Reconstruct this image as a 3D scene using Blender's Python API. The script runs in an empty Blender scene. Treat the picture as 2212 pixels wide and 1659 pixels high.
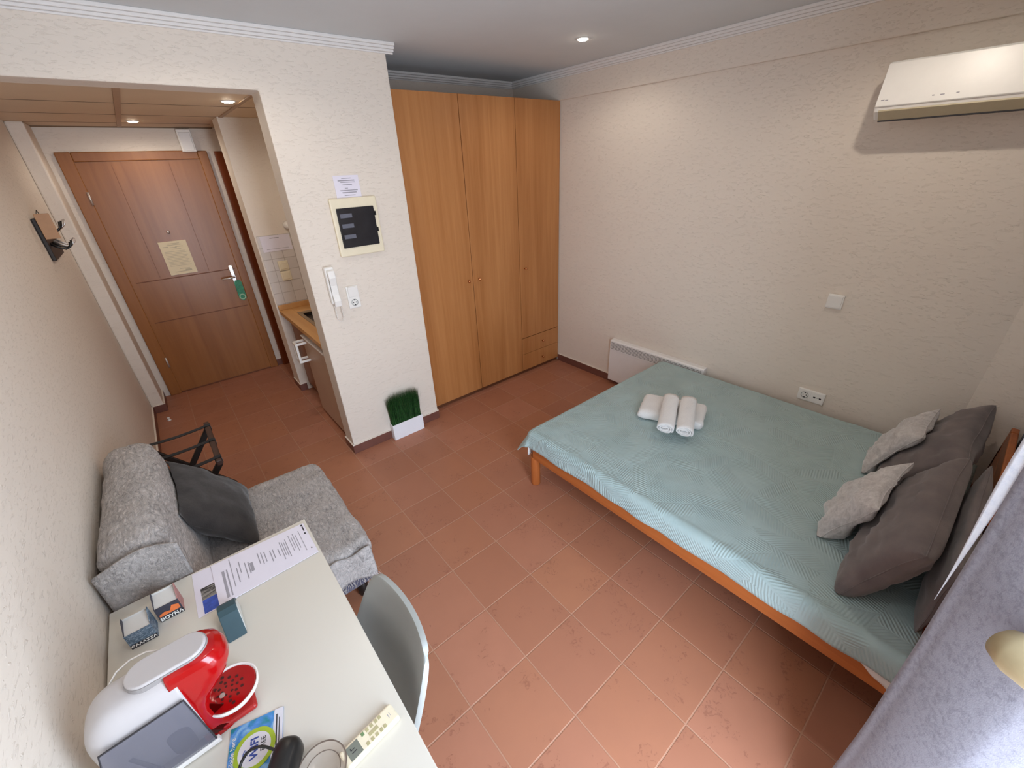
import bpy, bmesh, math, random
from mathutils import Vector, Matrix, noise
random.seed(7)
PI = math.pi
C = bpy.context.scene.collection

# ------------------------------------------------------------------ materials
def rgb(r, g, b):
    f = lambda v: (v / 255 / 12.92) if v / 255 <= 0.04045 else ((v / 255 + 0.055) / 1.055) ** 2.4
    return (f(r), f(g), f(b), 1.0)

class NT:
    """small node helper"""
    def __init__(s, name):
        s.m = bpy.data.materials.new(name); s.m.use_nodes = True
        s.t = s.m.node_tree; s.t.nodes.clear()
        s.out = s.n('ShaderNodeOutputMaterial'); s.b = s.n('ShaderNodeBsdfPrincipled')
        s.l(s.b.outputs[0], s.out.inputs[0])
    def n(s, typ, **kw):
        x = s.t.nodes.new(typ)
        for k, v in kw.items(): setattr(x, k, v)
        return x
    def l(s, a, b): s.t.links.new(a, b)
    def val(s, sock, v):
        if hasattr(v, 'is_output') or isinstance(v, bpy.types.NodeSocket): s.l(v, sock)
        else: sock.default_value = v
    def math(s, op, a, b=None, c=None):
        x = s.n('ShaderNodeMath', operation=op)
        for i, v in enumerate((a, b, c)):
            if v is not None: s.val(x.inputs[i], v)
        return x.outputs[0]
    def coord(s, kind='Object', scale=(1, 1, 1), rot=(0, 0, 0)):
        tc = s.n('ShaderNodeTexCoord'); mp = s.n('ShaderNodeMapping')
        mp.inputs['Scale'].default_value = scale; mp.inputs['Rotation'].default_value = rot
        s.l(tc.outputs[kind], mp.inputs[0]); return mp.outputs[0]
    def noise(s, vec, scale, detail=3, rough=0.55, dist=0.0):
        x = s.n('ShaderNodeTexNoise'); s.l(vec, x.inputs['Vector'])
        x.inputs['Scale'].default_value = scale; x.inputs['Detail'].default_value = detail
        x.inputs['Roughness'].default_value = rough; x.inputs['Distortion'].default_value = dist
        return x.outputs[0]
    def ramp(s, fac, stops):
        x = s.n('ShaderNodeValToRGB'); s.l(fac, x.inputs[0]); e = x.color_ramp.elements
        while len(e) < len(stops): e.new(0.5)
        for i, (p, c) in enumerate(stops): e[i].position = p; e[i].color = c
        return x.outputs[0]
    def mix(s, fac, a, b, blend='MIX'):
        x = s.n('ShaderNodeMix', data_type='RGBA', blend_type=blend)
        s.val(x.inputs[0], fac); s.val(x.inputs[6], a); s.val(x.inputs[7], b); return x.outputs[2]
    def bump(s, h, strength=0.3, dist=0.01, prev=None):
        x = s.n('ShaderNodeBump'); x.inputs['Strength'].default_value = strength
        x.inputs['Distance'].default_value = dist; s.l(h, x.inputs['Height'])
        if prev is not None: s.l(prev, x.inputs['Normal'])
        s.l(x.outputs[0], s.b.inputs['Normal']); return x.outputs[0]
    def set(s, **kw):
        for k, v in kw.items():
            k = {'color': 'Base Color', 'rough': 'Roughness', 'metal': 'Metallic', 'spec': 'Specular IOR Level', 'sheen': 'Sheen Weight',
                 'trans': 'Transmission Weight', 'ior': 'IOR', 'alpha': 'Alpha', 'coat': 'Coat Weight', 'em': 'Emission Color', 'es': 'Emission Strength'}[k]
            s.val(s.b.inputs[k], v)
        return s

def plain(name, col, rough=0.5, var=0.04, nscale=30, bump=0.0, metal=0.0, spec=0.5, sheen=0.0, bscale=200):
    t = NT(name); v = t.coord()
    n = t.noise(v, nscale, 3)
    dark = tuple(c * (1 - var) for c in col[:3]) + (1,); light = tuple(min(1, c * (1 + var)) for c in col[:3]) + (1,)
    t.set(color=t.ramp(n, [(0.3, dark), (0.7, light)]), rough=rough, metal=metal, spec=spec, sheen=sheen)
    if bump > 0: t.bump(t.noise(v, bscale, 4), bump, 0.004)
    return t.m

def plaster(name, col, strength=0.5):
    t = NT(name); v = t.coord(scale=(1, 1, 2.6))
    big = t.noise(v, 7, 3, 0.5, 0.4); fine = t.noise(v, 34, 4, 0.6, 0.6)
    d = t.math('MAXIMUM', t.math('SUBTRACT', fine, 0.56), 0.0)
    h = t.math('ADD', t.math('MULTIPLY', big, 0.35), t.math('MULTIPLY', d, 1.4))
    c2 = tuple(c * 0.955 for c in col[:3]) + (1,)
    t.set(color=t.mix(t.noise(t.coord(), 1.6, 2), col, c2), rough=0.72, spec=0.25)
    t.bump(h, strength, 0.018)
    return t.m

def floor_mat():
    t = NT('terracotta_tiles')
    tc = t.n('ShaderNodeTexCoord'); sep = t.n('ShaderNodeSeparateXYZ'); t.l(tc.outputs['Object'], sep.inputs[0])
    P = 0.3
    wob = t.noise(tc.outputs['Object'], 30, 2)
    jig = t.math('MULTIPLY', t.math('SUBTRACT', wob, 0.5), 0.008)
    fx = t.math('ADD', t.math('DIVIDE', sep.outputs[0], P), jig); fy = t.math('ADD', t.math('DIVIDE', sep.outputs[1], P), jig)
    def edge(f):
        fr = t.math('FRACT', f)
        return t.math('MINIMUM', fr, t.math('SUBTRACT', 1.0, fr))
    e = t.math('MINIMUM', edge(fx), edge(fy))
    g = t.n('ShaderNodeMapRange', interpolation_type='SMOOTHSTEP'); t.l(e, g.inputs[0])
    g.inputs[1].default_value = 0.006; g.inputs[2].default_value = 0.012
    tile = g.outputs[0]
    cv = t.n('ShaderNodeCombineXYZ'); t.l(t.math('FLOOR', fx), cv.inputs[0]); t.l(t.math('FLOOR', fy), cv.inputs[1])
    wn = t.n('ShaderNodeTexWhiteNoise', noise_dimensions='2D'); t.l(cv.outputs[0], wn.inputs[0])
    base = t.ramp(wn.outputs[0], [(0.0, rgb(167, 112, 88)), (0.35, rgb(171, 114, 85)), (0.7, rgb(163, 108, 83)), (1.0, rgb(177, 120, 95))])
    cloud = t.noise(tc.outputs['Object'], 9, 4)
    base = t.mix(t.math('MULTIPLY', t.math('SUBTRACT', cloud, 0.35), 0.9), base, rgb(160, 106, 82))
    off = t.n('ShaderNodeVectorMath', operation='ADD'); t.l(tc.outputs['Object'], off.inputs[0])
    sc = t.n('ShaderNodeVectorMath', operation='SCALE'); t.l(wn.outputs[1], sc.inputs[0]); sc.inputs['Scale'].default_value = 7
    t.l(sc.outputs[0], off.inputs[1])
    pit = t.noise(off.outputs[0], 38, 5, 0.7, 1.6); patch = t.noise(off.outputs[0], 7, 2)
    w = t.math('MULTIPLY', t.math('GREATER_THAN', pit, 0.57), t.math('GREATER_THAN', patch, 0.56))
    base = t.mix(t.math('MULTIPLY', w, 0.35), base, rgb(118, 66, 50))
    t.set(color=t.mix(tile, rgb(178, 133, 108), base), rough=t.math('ADD', 0.36, t.math('MULTIPLY', cloud, 0.2)), spec=0.4)
    h = t.math('SUBTRACT', t.math('ADD', t.math('MULTIPLY', tile, 1.0), t.math('MULTIPLY', cloud, 0.25)), t.math('MULTIPLY', w, 0.18))
    t.bump(h, 0.5, 0.004)
    return t.m

def wood(name, a, b, axis='z', rough=0.35, freq=26, knots=0.0):
    t = NT(name)
    s = {'z': (freq, freq, 0.9), 'x': (0.9, freq, freq), 'y': (freq, 0.9, freq)}[axis]
    v = t.coord(scale=s)
    g = t.noise(v, 1.0, 6, 0.6, 0.6); big = t.noise(t.coord(scale=tuple(x * 0.16 for x in s)), 1.0, 3, 0.5, 0.8)
    f = t.math('ADD', t.math('MULTIPLY', g, 0.55), t.math('MULTIPLY', big, 0.45))
    col = t.ramp(f, [(0.34, b), (0.66, a)])
    if knots:
        vo = t.n('ShaderNodeTexVoronoi'); t.l(t.coord(scale=(9, 5, 9)), vo.inputs['Vector']); vo.inputs['Scale'].default_value = 1.0
        k = t.n('ShaderNodeMapRange'); t.l(vo.outputs[0], k.inputs[0]); k.inputs[1].default_value = 0.05; k.inputs[2].default_value = 0.13
        k.inputs[3].default_value = knots; k.inputs[4].default_value = 0.0
        col = t.mix(k.outputs[0], col, rgb(92, 40, 18))
    t.set(color=col, rough=rough, spec=0.4); t.bump(g, 0.06, 0.002)
    return t.m

def plush(name, a, b, scale=48, strength=1.0, sheen=0.4):
    t = NT(name); v = t.coord(scale=(1.6, 0.75, 1.2))
    n = t.noise(v, scale, 5, 0.7, 1.2); n2 = t.noise(t.coord(), 9, 3)
    f = t.math('ADD', t.math('MULTIPLY', n, 0.75), t.math('MULTIPLY', n2, 0.25))
    t.set(color=t.ramp(f, [(0.36, b), (0.52, a)]), rough=0.95, spec=0.1, sheen=sheen); t.bump(n, strength, 0.02)
    return t.m

def fabric(name, a, b, scale=12, weave=900, strength=0.25, sheen=0.2, rough=0.9):
    t = NT(name); v = t.coord()
    n = t.noise(v, scale, 4); w = t.noise(v, weave, 2)
    t.set(color=t.ramp(n, [(0.3, b), (0.7, a)]), rough=rough, spec=0.15, sheen=sheen)
    h = t.math('ADD', t.math('MULTIPLY', w, 0.25), n); t.bump(h, strength, 0.01)
    return t.m

def velvet(name, a, b):
    t = NT(name); v = t.coord()
    n = t.noise(v, 26, 4, 0.65, 1.5); s = t.noise(t.coord(scale=(1, 3, 1)), 60, 3)
    t.set(color=t.ramp(t.math('ADD', t.math('MULTIPLY', n, 0.7), t.math('MULTIPLY', s, 0.3)), [(0.3, b), (0.66, a)]), rough=0.7, spec=0.3, sheen=0.5)
    t.bump(n, 0.4, 0.008); return t.m

def speckle(name, a, b, translucent=0.25):
    t = NT(name); v = t.coord(scale=(1, 1, 0.8))
    n = t.noise(v, 95, 5, 0.75, 0.3); big = t.noise(v, 8, 2)
    f = t.math('ADD', t.math('MULTIPLY', n, 0.8), t.math('MULTIPLY', big, 0.2))
    col = t.ramp(f, [(0.36, b), (0.52, a)])
    t.set(color=col, rough=0.9, spec=0.1, sheen=0.2); t.bump(t.noise(v, 500, 2), 0.15, 0.003)
    tr = t.n('ShaderNodeBsdfTranslucent'); t.l(col, tr.inputs[0])
    mx = t.n('ShaderNodeMixShader'); mx.inputs[0].default_value = translucent
    t.l(t.b.outputs[0], mx.inputs[1]); t.l(tr.outputs[0], mx.inputs[2]); t.l(mx.outputs[0], t.out.inputs[0])
    return t.m

def quilt(name):
    """sage bedspread with palm leaves stitched into it"""
    t = NT(name); tc = t.n('ShaderNodeTexCoord'); uv = tc.outputs['UV']
    vo = t.n('ShaderNodeTexVoronoi', feature='F1', voronoi_dimensions='2D'); t.l(uv, vo.inputs['Vector']); vo.inputs['Scale'].default_value = 5.2
    sub = t.n('ShaderNodeVectorMath', operation='SUBTRACT'); t.l(uv, sub.inputs[0]); t.l(vo.outputs['Position'], sub.inputs[1])
    sx = t.n('ShaderNodeSeparateXYZ'); t.l(vo.outputs['Color'], sx.inputs[0])
    ang = t.math('MULTIPLY', sx.outputs[0], 6.283)
    rot = t.n('ShaderNodeVectorRotate', rotation_type='Z_AXIS'); t.l(sub.outputs[0], rot.inputs['Vector']); t.l(ang, rot.inputs['Angle'])
    q = t.n('ShaderNodeSeparateXYZ'); t.l(rot.outputs[0], q.inputs[0])
    ax = t.math('ABSOLUTE', q.outputs[0])
    ph = t.math('ADD', t.math('MULTIPLY', q.outputs[1], 430.0), t.math('MULTIPLY', ax, 330.0))
    st = t.math('ADD', t.math('MULTIPLY', t.math('SINE', ph), 0.5), 0.5)
    vein = t.n('ShaderNodeMapRange'); t.l(ax, vein.inputs[0]); vein.inputs[1].default_value = 0.002; vein.inputs[2].default_value = 0.007
    env = t.n('ShaderNodeMapRange', interpolation_type='SMOOTHSTEP'); t.l(ax, env.inputs[0])
    env.inputs[1].default_value = 0.062; env.inputs[2].default_value = 0.085; env.inputs[3].default_value = 1; env.inputs[4].default_value = 0.15
    h = t.math('MULTIPLY', t.math('MULTIPLY', st, vein.outputs[0]), env.outputs[0])
    soft = t.noise(uv, 6, 3)
    col = t.ramp(soft, [(0.3, rgb(156, 177, 178)), (0.7, rgb(166, 186, 186))])
    t.set(color=col, rough=0.6, spec=0.3, sheen=0.15)
    b = t.bump(h, 0.5, 0.004); t.bump(soft, 0.25, 0.02, b)
    return t.m

def emis(name, col, strength):
    t = NT(name); t.set(color=col, em=col, es=strength); return t.m

def glassy(name, col, alpha, rough=0.12):
    t = NT(name); t.set(color=col, rough=rough, alpha=alpha, spec=0.5)
    t.l(t.noise(t.coord(), 3), t.b.inputs['Coat Roughness']); return t.m

M = dict(
    wall=plaster('textured_wall_plaster', rgb(228, 218, 206)),
    smooth=plain('ceiling_paint', rgb(204, 208, 210), 0.8, 0.02, 4),
    cornice=plain('cornice_white', rgb(228, 226, 224), 0.6, 0.02),
    edge=plain('plaster_edge_white', rgb(228, 218, 206), 0.7, 0.03),
    hallceil=plain('hall_ceiling_panel', rgb(214, 190, 160), 0.6, 0.03, 3),
    hallgap=plain('hall_ceiling_joint', rgb(120, 96, 72), 0.7),
    hallbar=plain('hall_ceiling_bar', rgb(170, 140, 112), 0.5),
    floor=floor_mat(),
    base=plain('baseboard_tile', rgb(112, 72, 62), 0.4, 0.12, 14),
    backsplash=None,
    beech=wood('wardrobe_beech_veneer', rgb(192, 134, 82), rgb(164, 106, 58), 'z', 0.38, 22),
    beechdark=plain('wardrobe_gap_dark', rgb(96, 52, 24), 0.7),
    doorwood=wood('door_brown_veneer', rgb(158, 103, 55), rgb(132, 80, 37), 'z', 0.3, 16),
    doorgroove=plain('door_groove', rgb(116, 66, 34), 0.6),
    bathwood=wood('bathroom_door_veneer', rgb(134, 68, 32), rgb(104, 48, 20), 'z', 0.35, 18),
    pine=wood('bed_pine', rgb(192, 114, 60), rgb(160, 86, 40), 'y', 0.35, 20, 0.8),
    pinez=wood('bed_pine_post', rgb(192, 114, 60), rgb(160, 86, 40), 'z', 0.35, 20),
    quilt=quilt('sage_quilt'),
    mattress=fabric('mattress_white_cotton', rgb(236, 232, 228), rgb(222, 218, 214)),
    towel=plush('white_terry', rgb(246, 244, 242), rgb(228, 226, 226), 220, 0.5, 0.2),
    pillowdark=fabric('pillow_charcoal_fabric', rgb(118, 108, 106), rgb(98, 90, 90), 10, 500, 0.3),
    velvet=velvet('cushion_silver_velvet', rgb(206, 202, 200), rgb(160, 155, 154)),
    charcoal=fabric('cushion_charcoal', rgb(66, 62, 60), rgb(50, 47, 46), 14, 300, 0.4),
    plush=plush('sofa_grey_plush', rgb(202, 193, 188), rgb(140, 132, 128)),
    sofabase=fabric('sofa_base_fabric', rgb(86, 86, 104), rgb(70, 70, 86)),
    blackplastic=plain('black_plastic', rgb(22, 21, 21), 0.35, 0.1),
    blackwood=plain('black_wood', rgb(34, 26, 22), 0.45, 0.2, 40),
    brownpad=plain('rack_brown_bar', rgb(66, 44, 36), 0.5, 0.15),
    strap=fabric('black_webbing', rgb(24, 22, 21), rgb(16, 15, 14)),
    white=plain('white_plastic', rgb(236, 234, 230), 0.35, 0.01),
    whitemetal=plain('white_enamel', rgb(232, 230, 228), 0.35, 0.01),
    whitepot=plain('white_planter', rgb(236, 238, 244), 0.5, 0.01),
    ivory=plain('ivory_plastic', rgb(232, 222, 196), 0.4, 0.015),
    beigevent=plain('ac_vent_beige', rgb(186, 174, 146), 0.5, 0.03),
    desk=plain('desk_white_laminate', rgb(212, 207, 196), 0.3, 0.012, 2),
    chrome=plain('chrome', rgb(222, 218, 214), 0.3, 0.02, metal=0.75),
    brass=plain('knob_copper', rgb(214, 150, 104), 0.25, 0.04, metal=1.0),
    greyplastic=plain('grey_chair_plastic', rgb(160, 163, 160), 0.45, 0.01),
    red=plain('glossy_red', rgb(166, 9, 13), 0.14, 0.03, spec=0.6),
    redbase=plain('red_base', rgb(176, 40, 36), 0.4, 0.03),
    tank=glassy('smoked_tank', rgb(120, 120, 134), 0.5),
    tankdark=plain('tank_dark_part', rgb(40, 42, 44), 0.5),
    paper=plain('paper_white', rgb(226, 222, 234), 0.8, 0.01),
    papercream=plain('paper_cream', rgb(232, 218, 186), 0.8, 0.015),
    ink=plain('ink_grey', rgb(158, 155, 164), 0.8),
    inkdark=plain('ink_dark', rgb(50, 48, 52), 0.8),
    inkblue=plain('ink_blue', rgb(52, 74, 150), 0.7),
    smoke=plain('breaker_window_dark', rgb(40, 40, 44), 0.15, 0.2, 12),
    smokeband=plain('breaker_row_dim', rgb(96, 98, 110), 0.4, 0.1),
    green=plain('green_tag', rgb(50, 138, 100), 0.5, 0.3, 60),
    greenpale=plain('pale_green_ring', rgb(160, 196, 160), 0.5, 0.1),
    counter=wood('worktop_beech', rgb(206, 158, 102), rgb(188, 138, 84), 'y', 0.4, 18),
    cabinet=plain('kitchen_cabinet_brown', rgb(140, 92, 58), 0.5, 0.08, 8),
    fridge=plain('fridge_taupe', rgb(190, 164, 142), 0.45, 0.02),
    sink=plain('sink_dark', rgb(46, 38, 34), 0.3, 0.1),
    sinkrim=plain('sink_rim', rgb(150, 128, 100), 0.3, 0.05, metal=0.3),
    grass=None, soil=plain('planter_foam', rgb(28, 44, 30), 0.9),
    card=plain('tan_card', rgb(178, 138, 104), 0.6, 0.05),
    teal=plain('dark_teal', rgb(50, 76, 84), 0.5, 0.06),
    palegrey=plain('pale_grey_face', rgb(206, 208, 204), 0.4, 0.02),
    lime=plain('lime_ring', rgb(160, 186, 48), 0.5, 0.06),
    wifiblue=None, greyblue=plain('card_silver', rgb(214, 214, 222), 0.5, 0.02),
    lcd=plain('lcd_grey', rgb(118, 122, 112), 0.3, 0.04),
    button=plain('button_olive', rgb(176, 168, 128), 0.6, 0.05),
    buttongreen=plain('button_green', rgb(112, 138, 96), 0.6, 0.05),
    boxsea=None, boxmount=None, boxin=plain('carton_inside_grey', rgb(204, 202, 198), 0.7, 0.02),
    boxdark=plain('carton_navy', rgb(58, 58, 70), 0.6, 0.2, 80),
    boxrose=plain('carton_rose', rgb(176, 124, 120), 0.6, 0.15, 60),
    orange=plain('carton_orange', rgb(228, 120, 62), 0.6, 0.12, 60),
    lettering=plain('white_lettering', rgb(238, 236, 230), 0.6, 0.01),
    curtain=speckle('grey_speckled_curtain', rgb(160, 158, 168), rgb(136, 134, 144), 0.3),
    litedge=speckle('curtain_lit_edge_white', rgb(240, 242, 248), rgb(226, 230, 240), 0.5),  # whiter cloth colour that paints window light on the curtain edge
    machine=plain('machine_white', rgb(188, 184, 185), 0.3, 0.01),
    tanwood=plain('tan_band', rgb(156, 140, 108), 0.45, 0.06),
    lamp=emis('lamp_glow', (1.0, 0.86, 0.66, 1), 60), lampring=plain('lamp_ring_white', rgb(232, 226, 220), 0.4),
    photoblue=plain('leaflet_blue_photo', rgb(56, 84, 178), 0.5, 0.35, 40), photodark=None,
    photogrey=plain('leaflet_roof_grey', rgb(120, 124, 116), 0.6, 0.3, 60),
    photobeige=plain('leaflet_sand', rgb(160, 146, 150), 0.6, 0.25, 80),
    glass=glassy('clear_dish_glass', rgb(196, 184, 170), 0.45),
    glassrim=plain('dish_rim', rgb(112, 98, 88), 0.3, 0.1),
    winframe=plain('window_frame_white', rgb(232, 232, 230), 0.4, 0.01),
)
def _extra():
    t = NT('backsplash_tiles'); v = t.coord(rot=(PI / 2, 0, 0))
    b = t.n('ShaderNodeTexBrick'); t.l(v, b.inputs['Vector'])
    b.offset = 0.0; b.inputs['Scale'].default_value = 1.0; b.inputs['Brick Width'].default_value = 0.1; b.inputs['Row Height'].default_value = 0.1
    b.inputs['Mortar Size'].default_value = 0.0025; b.inputs['Color1'].default_value = rgb(214, 208, 204); b.inputs['Color2'].default_value = rgb(206, 200, 196); b.inputs['Mortar'].default_value = rgb(176, 168, 162)
    t.set(color=b.outputs[0], rough=0.3); M['backsplash'] = t.m
    t = NT('grass_blades'); v = t.coord()
    t.set(color=t.ramp(t.noise(v, 90, 2), [(0.3, rgb(18, 46, 24)), (0.7, rgb(50, 98, 44))]), rough=0.5, spec=0.3); M['grass'] = t.m
    t = NT('carton_sea_waves'); v = t.coord(); w = t.noise(t.coord(scale=(1, 1, 2.5)), 60, 4, 0.6, 2.2)
    t.set(color=t.ramp(w, [(0.3, rgb(52, 70, 84)), (0.5, rgb(84, 106, 126)), (0.62, rgb(150, 164, 178)), (0.8, rgb(76, 92, 106))]), rough=0.5); M['boxsea'] = t.m
    t = NT('wifi_card_gradient'); v = t.coord(); w = t.noise(v, 30, 3, 0.5, 1.0)
    t.set(color=t.ramp(w, [(0.3, rgb(30, 128, 140)), (0.5, rgb(74, 136, 206)), (0.75, rgb(150, 196, 222))]), rough=0.4); M['wifiblue'] = t.m
    t = NT('leaflet_sunset'); w = t.noise(t.coord(scale=(1, 7, 1)), 14, 3, 0.5, 1.2)
    t.set(color=t.ramp(w, [(0.42, rgb(44, 42, 42)), (0.6, rgb(150, 146, 140)), (0.7, rgb(60, 58, 58))]), rough=0.5); M['photodark'] = t.m
_extra()

# ------------------------------------------------------------------ mesh helpers
class MB:
    def __init__(s): s.bm = bmesh.new(); s.uv = None
    def box(s, lo, hi, mi=0, mat=None):
        vs = [s.bm.verts.new((x, y, z)) for x in (lo[0], hi[0]) for y in (lo[1], hi[1]) for z in (lo[2], hi[2])]
        if mat is not None:
            for v in vs: v.co = mat @ v.co
        for f in ((0, 1, 3, 2), (4, 6, 7, 5), (0, 4, 5, 1), (2, 3, 7, 6), (0, 2, 6, 4), (1, 5, 7, 3)):
            s.bm.faces.new([vs[i] for i in f]).material_index = mi
        return s
    def cbox(s, c, size, mi=0, mat=None):
        return s.box([c[i] - size[i] / 2 for i in range(3)], [c[i] + size[i] / 2 for i in range(3)], mi, mat)
    def poly(s, pts, mi=0):
        f = s.bm.faces.new([s.bm.verts.new(p) for p in pts]); f.material_index = mi; return s
    def prism(s, prof, axis, a, b, mi=0):
        """profile of 2-D points extruded along an axis: the two numbers are the other axes in order"""
        def p(u, v, w): return {'x': (w, u, v), 'y': (u, w, v), 'z': (u, v, w)}[axis]
        A = [s.bm.verts.new(p(u, v, a)) for u, v in prof]; B = [s.bm.verts.new(p(u, v, b)) for u, v in prof]
        n = len(prof)
        s.bm.faces.new(A).material_index = mi; s.bm.faces.new(B[::-1]).material_index = mi
        for i in range(n): s.bm.faces.new((A[i], B[i], B[(i + 1) % n], A[(i + 1) % n])).material_index = mi
        return s
    def tube(s, pts, r, seg=10, closed=False, mi=0, rs=None):
        pts = [Vector(p) for p in pts]; n = len(pts); rings = []; prev = None
        for i, p in enumerate(pts):
            if closed: d = pts[(i + 1) % n] - pts[i - 1]
            else: d = pts[min(i + 1, n - 1)] - pts[max(i - 1, 0)]
            d.normalize()
            if prev is None:
                a = Vector((0, 0, 1)) if abs(d.z) < 0.9 else Vector((1, 0, 0)); u = d.cross(a).normalized()
            else:
                u = (prev - d * prev.dot(d)).normalized()
            prev = u; w = d.cross(u); rr = rs[i] if rs else r
            rings.append([s.bm.verts.new(p + (u * math.cos(2 * PI * k / seg) + w * math.sin(2 * PI * k / seg)) * rr) for k in range(seg)])
        m = n if closed else n - 1
        for i in range(m):
            A, B = rings[i], rings[(i + 1) % n]
            for k in range(seg): s.bm.faces.new((A[k], A[(k + 1) % seg], B[(k + 1) % seg], B[k])).material_index = mi
        if not closed:
            s.bm.faces.new(rings[0][::-1]).material_index = mi; s.bm.faces.new(rings[-1]).material_index = mi
        return s
    def bar(s, a, b, w, h, mi=0, up=(0, 0, 1)):
        a, b = Vector(a), Vector(b); d = (b - a).normalized(); u = d.cross(Vector(up)).normalized(); v = u.cross(d)
        c = []
        for p in (a, b):
            c += [s.bm.verts.new(p + u * sx * w / 2 + v * sy * h / 2) for sx, sy in ((-1, -1), (1, -1), (1, 1), (-1, 1))]
        for f in ((3, 2, 1, 0), (4, 5, 6, 7), (0, 1, 5, 4), (1, 2, 6, 5), (2, 3, 7, 6), (3, 0, 4, 7)):
            s.bm.faces.new([c[i] for i in f]).material_index = mi
        return s
    def lathe(s, prof, c=(0, 0, 0), seg=32, axis='z', mi=0, mat=None, ring=False):
        rings = []
        for r, h in prof:
            row = []
            for k in range(seg):
                a = 2 * PI * k / seg; x, y = max(r, 1e-5) * math.cos(a), max(r, 1e-5) * math.sin(a)
                p = Vector({'z': (x, y, h), 'x': (h, x, y), 'y': (x, h, y)}[axis])
                if mat is not None: p = mat @ p
                row.append(s.bm.verts.new(p + Vector(c)))
            rings.append(row)
        for A, B in zip(rings, rings[1:]):
            for k in range(seg): s.bm.faces.new((A[k], A[(k + 1) % seg], B[(k + 1) % seg], B[k])).material_index = mi
        if ring:
            for k in range(seg): s.bm.faces.new((rings[-1][k], rings[-1][(k + 1) % seg], rings[0][(k + 1) % seg], rings[0][k])).material_index = mi
        else:
            s.bm.faces.new(rings[0][::-1]).material_index = mi; s.bm.faces.new(rings[-1]).material_index = mi
        return s
    def grid(s, fn, nu, nv, mi=0, uvfn=None, thick=0.0):
        g = [[s.bm.verts.new(fn(i / nu, j / nv)) for j in range(nv + 1)] for i in range(nu + 1)]
        lay = s.bm.loops.layers.uv.verify() if uvfn else None
        for i in range(nu):
            for j in range(nv):
                f = s.bm.faces.new((g[i][j], g[i + 1][j], g[i + 1][j + 1], g[i][j + 1])); f.material_index = mi
                if lay:
                    for l, (a, b) in zip(f.loops, ((i, j), (i + 1, j), (i + 1, j + 1), (i, j + 1))): l[lay].uv = uvfn(a / nu, b / nv)
        return s
    def rbox(s, c, size, r, n=10, disp=None, mi=0, mat=None):
        """box with soft rounded edges, surface optionally displaced"""
        h = [x / 2 for x in size]; c = Vector(c); cache = {}
        def vert(p):
            k = tuple(round(x, 5) for x in p)
            if k in cache: return cache[k]
            q = Vector([p[i] * h[i] for i in range(3)])
            inner = Vector([max(-h[i] + min(r, h[i]), min(h[i] - min(r, h[i]), q[i])) for i in range(3)])
            d = q - inner
            if d.length > 1e-9:
                nn = d.normalized(); sc = Vector([min(r, h[i]) for i in range(3)])
                q = inner + Vector([nn[i] * sc[i] for i in range(3)])
            else: nn = q.normalized()
            w = q
            if disp: w = q + nn * disp(q + c)
            w = (mat @ w) if mat is not None else w
            v = s.bm.verts.new(w + c); cache[k] = v; return v
        for ax in range(3):
            for sg in (-1, 1):
                for i in range(n):
                    for j in range(n):
                        qs = []
                        for a, b in ((i, j), (i + 1, j), (i + 1, j + 1), (i, j + 1)):
                            # denser samples near the edges
                            e = lambda t: math.sin((2 * t / n - 1) * PI / 2)
                            p = [0, 0, 0]; p[ax] = sg; p[(ax + 1) % 3] = e(a); p[(ax + 2) % 3] = e(b); qs.append(vert(p))
                        if sg < 0: qs.reverse()
                        try: s.bm.faces.new(qs).material_index = mi
                        except ValueError: pass
        return s
    def build(s, name, mats, parent=None, smooth=False, bevel=0.0, seg=2, solid=0.0, sub=0, angle=35):
        me = bpy.data.meshes.new(name)
        bmesh.ops.recalc_face_normals(s.bm, faces=s.bm.faces[:])
        s.bm.to_mesh(me); s.bm.free()
        for m in (mats if isinstance(mats, (list, tuple)) else [mats]): me.materials.append(m)
        o = bpy.data.objects.new(name, me); C.objects.link(o)
        if parent is not None:
            o.parent = parent
            o.matrix_parent_inverse = Matrix.Translation(-(world_loc(parent)))
        if smooth:
            for p in me.polygons: p.use_smooth = True
        if sub:
            m = o.modifiers.new('sub', 'SUBSURF'); m.levels = sub; m.render_levels = sub
        if solid:
            m = o.modifiers.new('thick', 'SOLIDIFY'); m.thickness = solid; m.offset = 0
        if bevel:
            m = o.modifiers.new('bevel', 'BEVEL'); m.width = bevel; m.segments = seg; m.limit_method = 'ANGLE'; m.angle_limit = math.radians(angle)
            m.harden_normals = False
        return o

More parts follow.
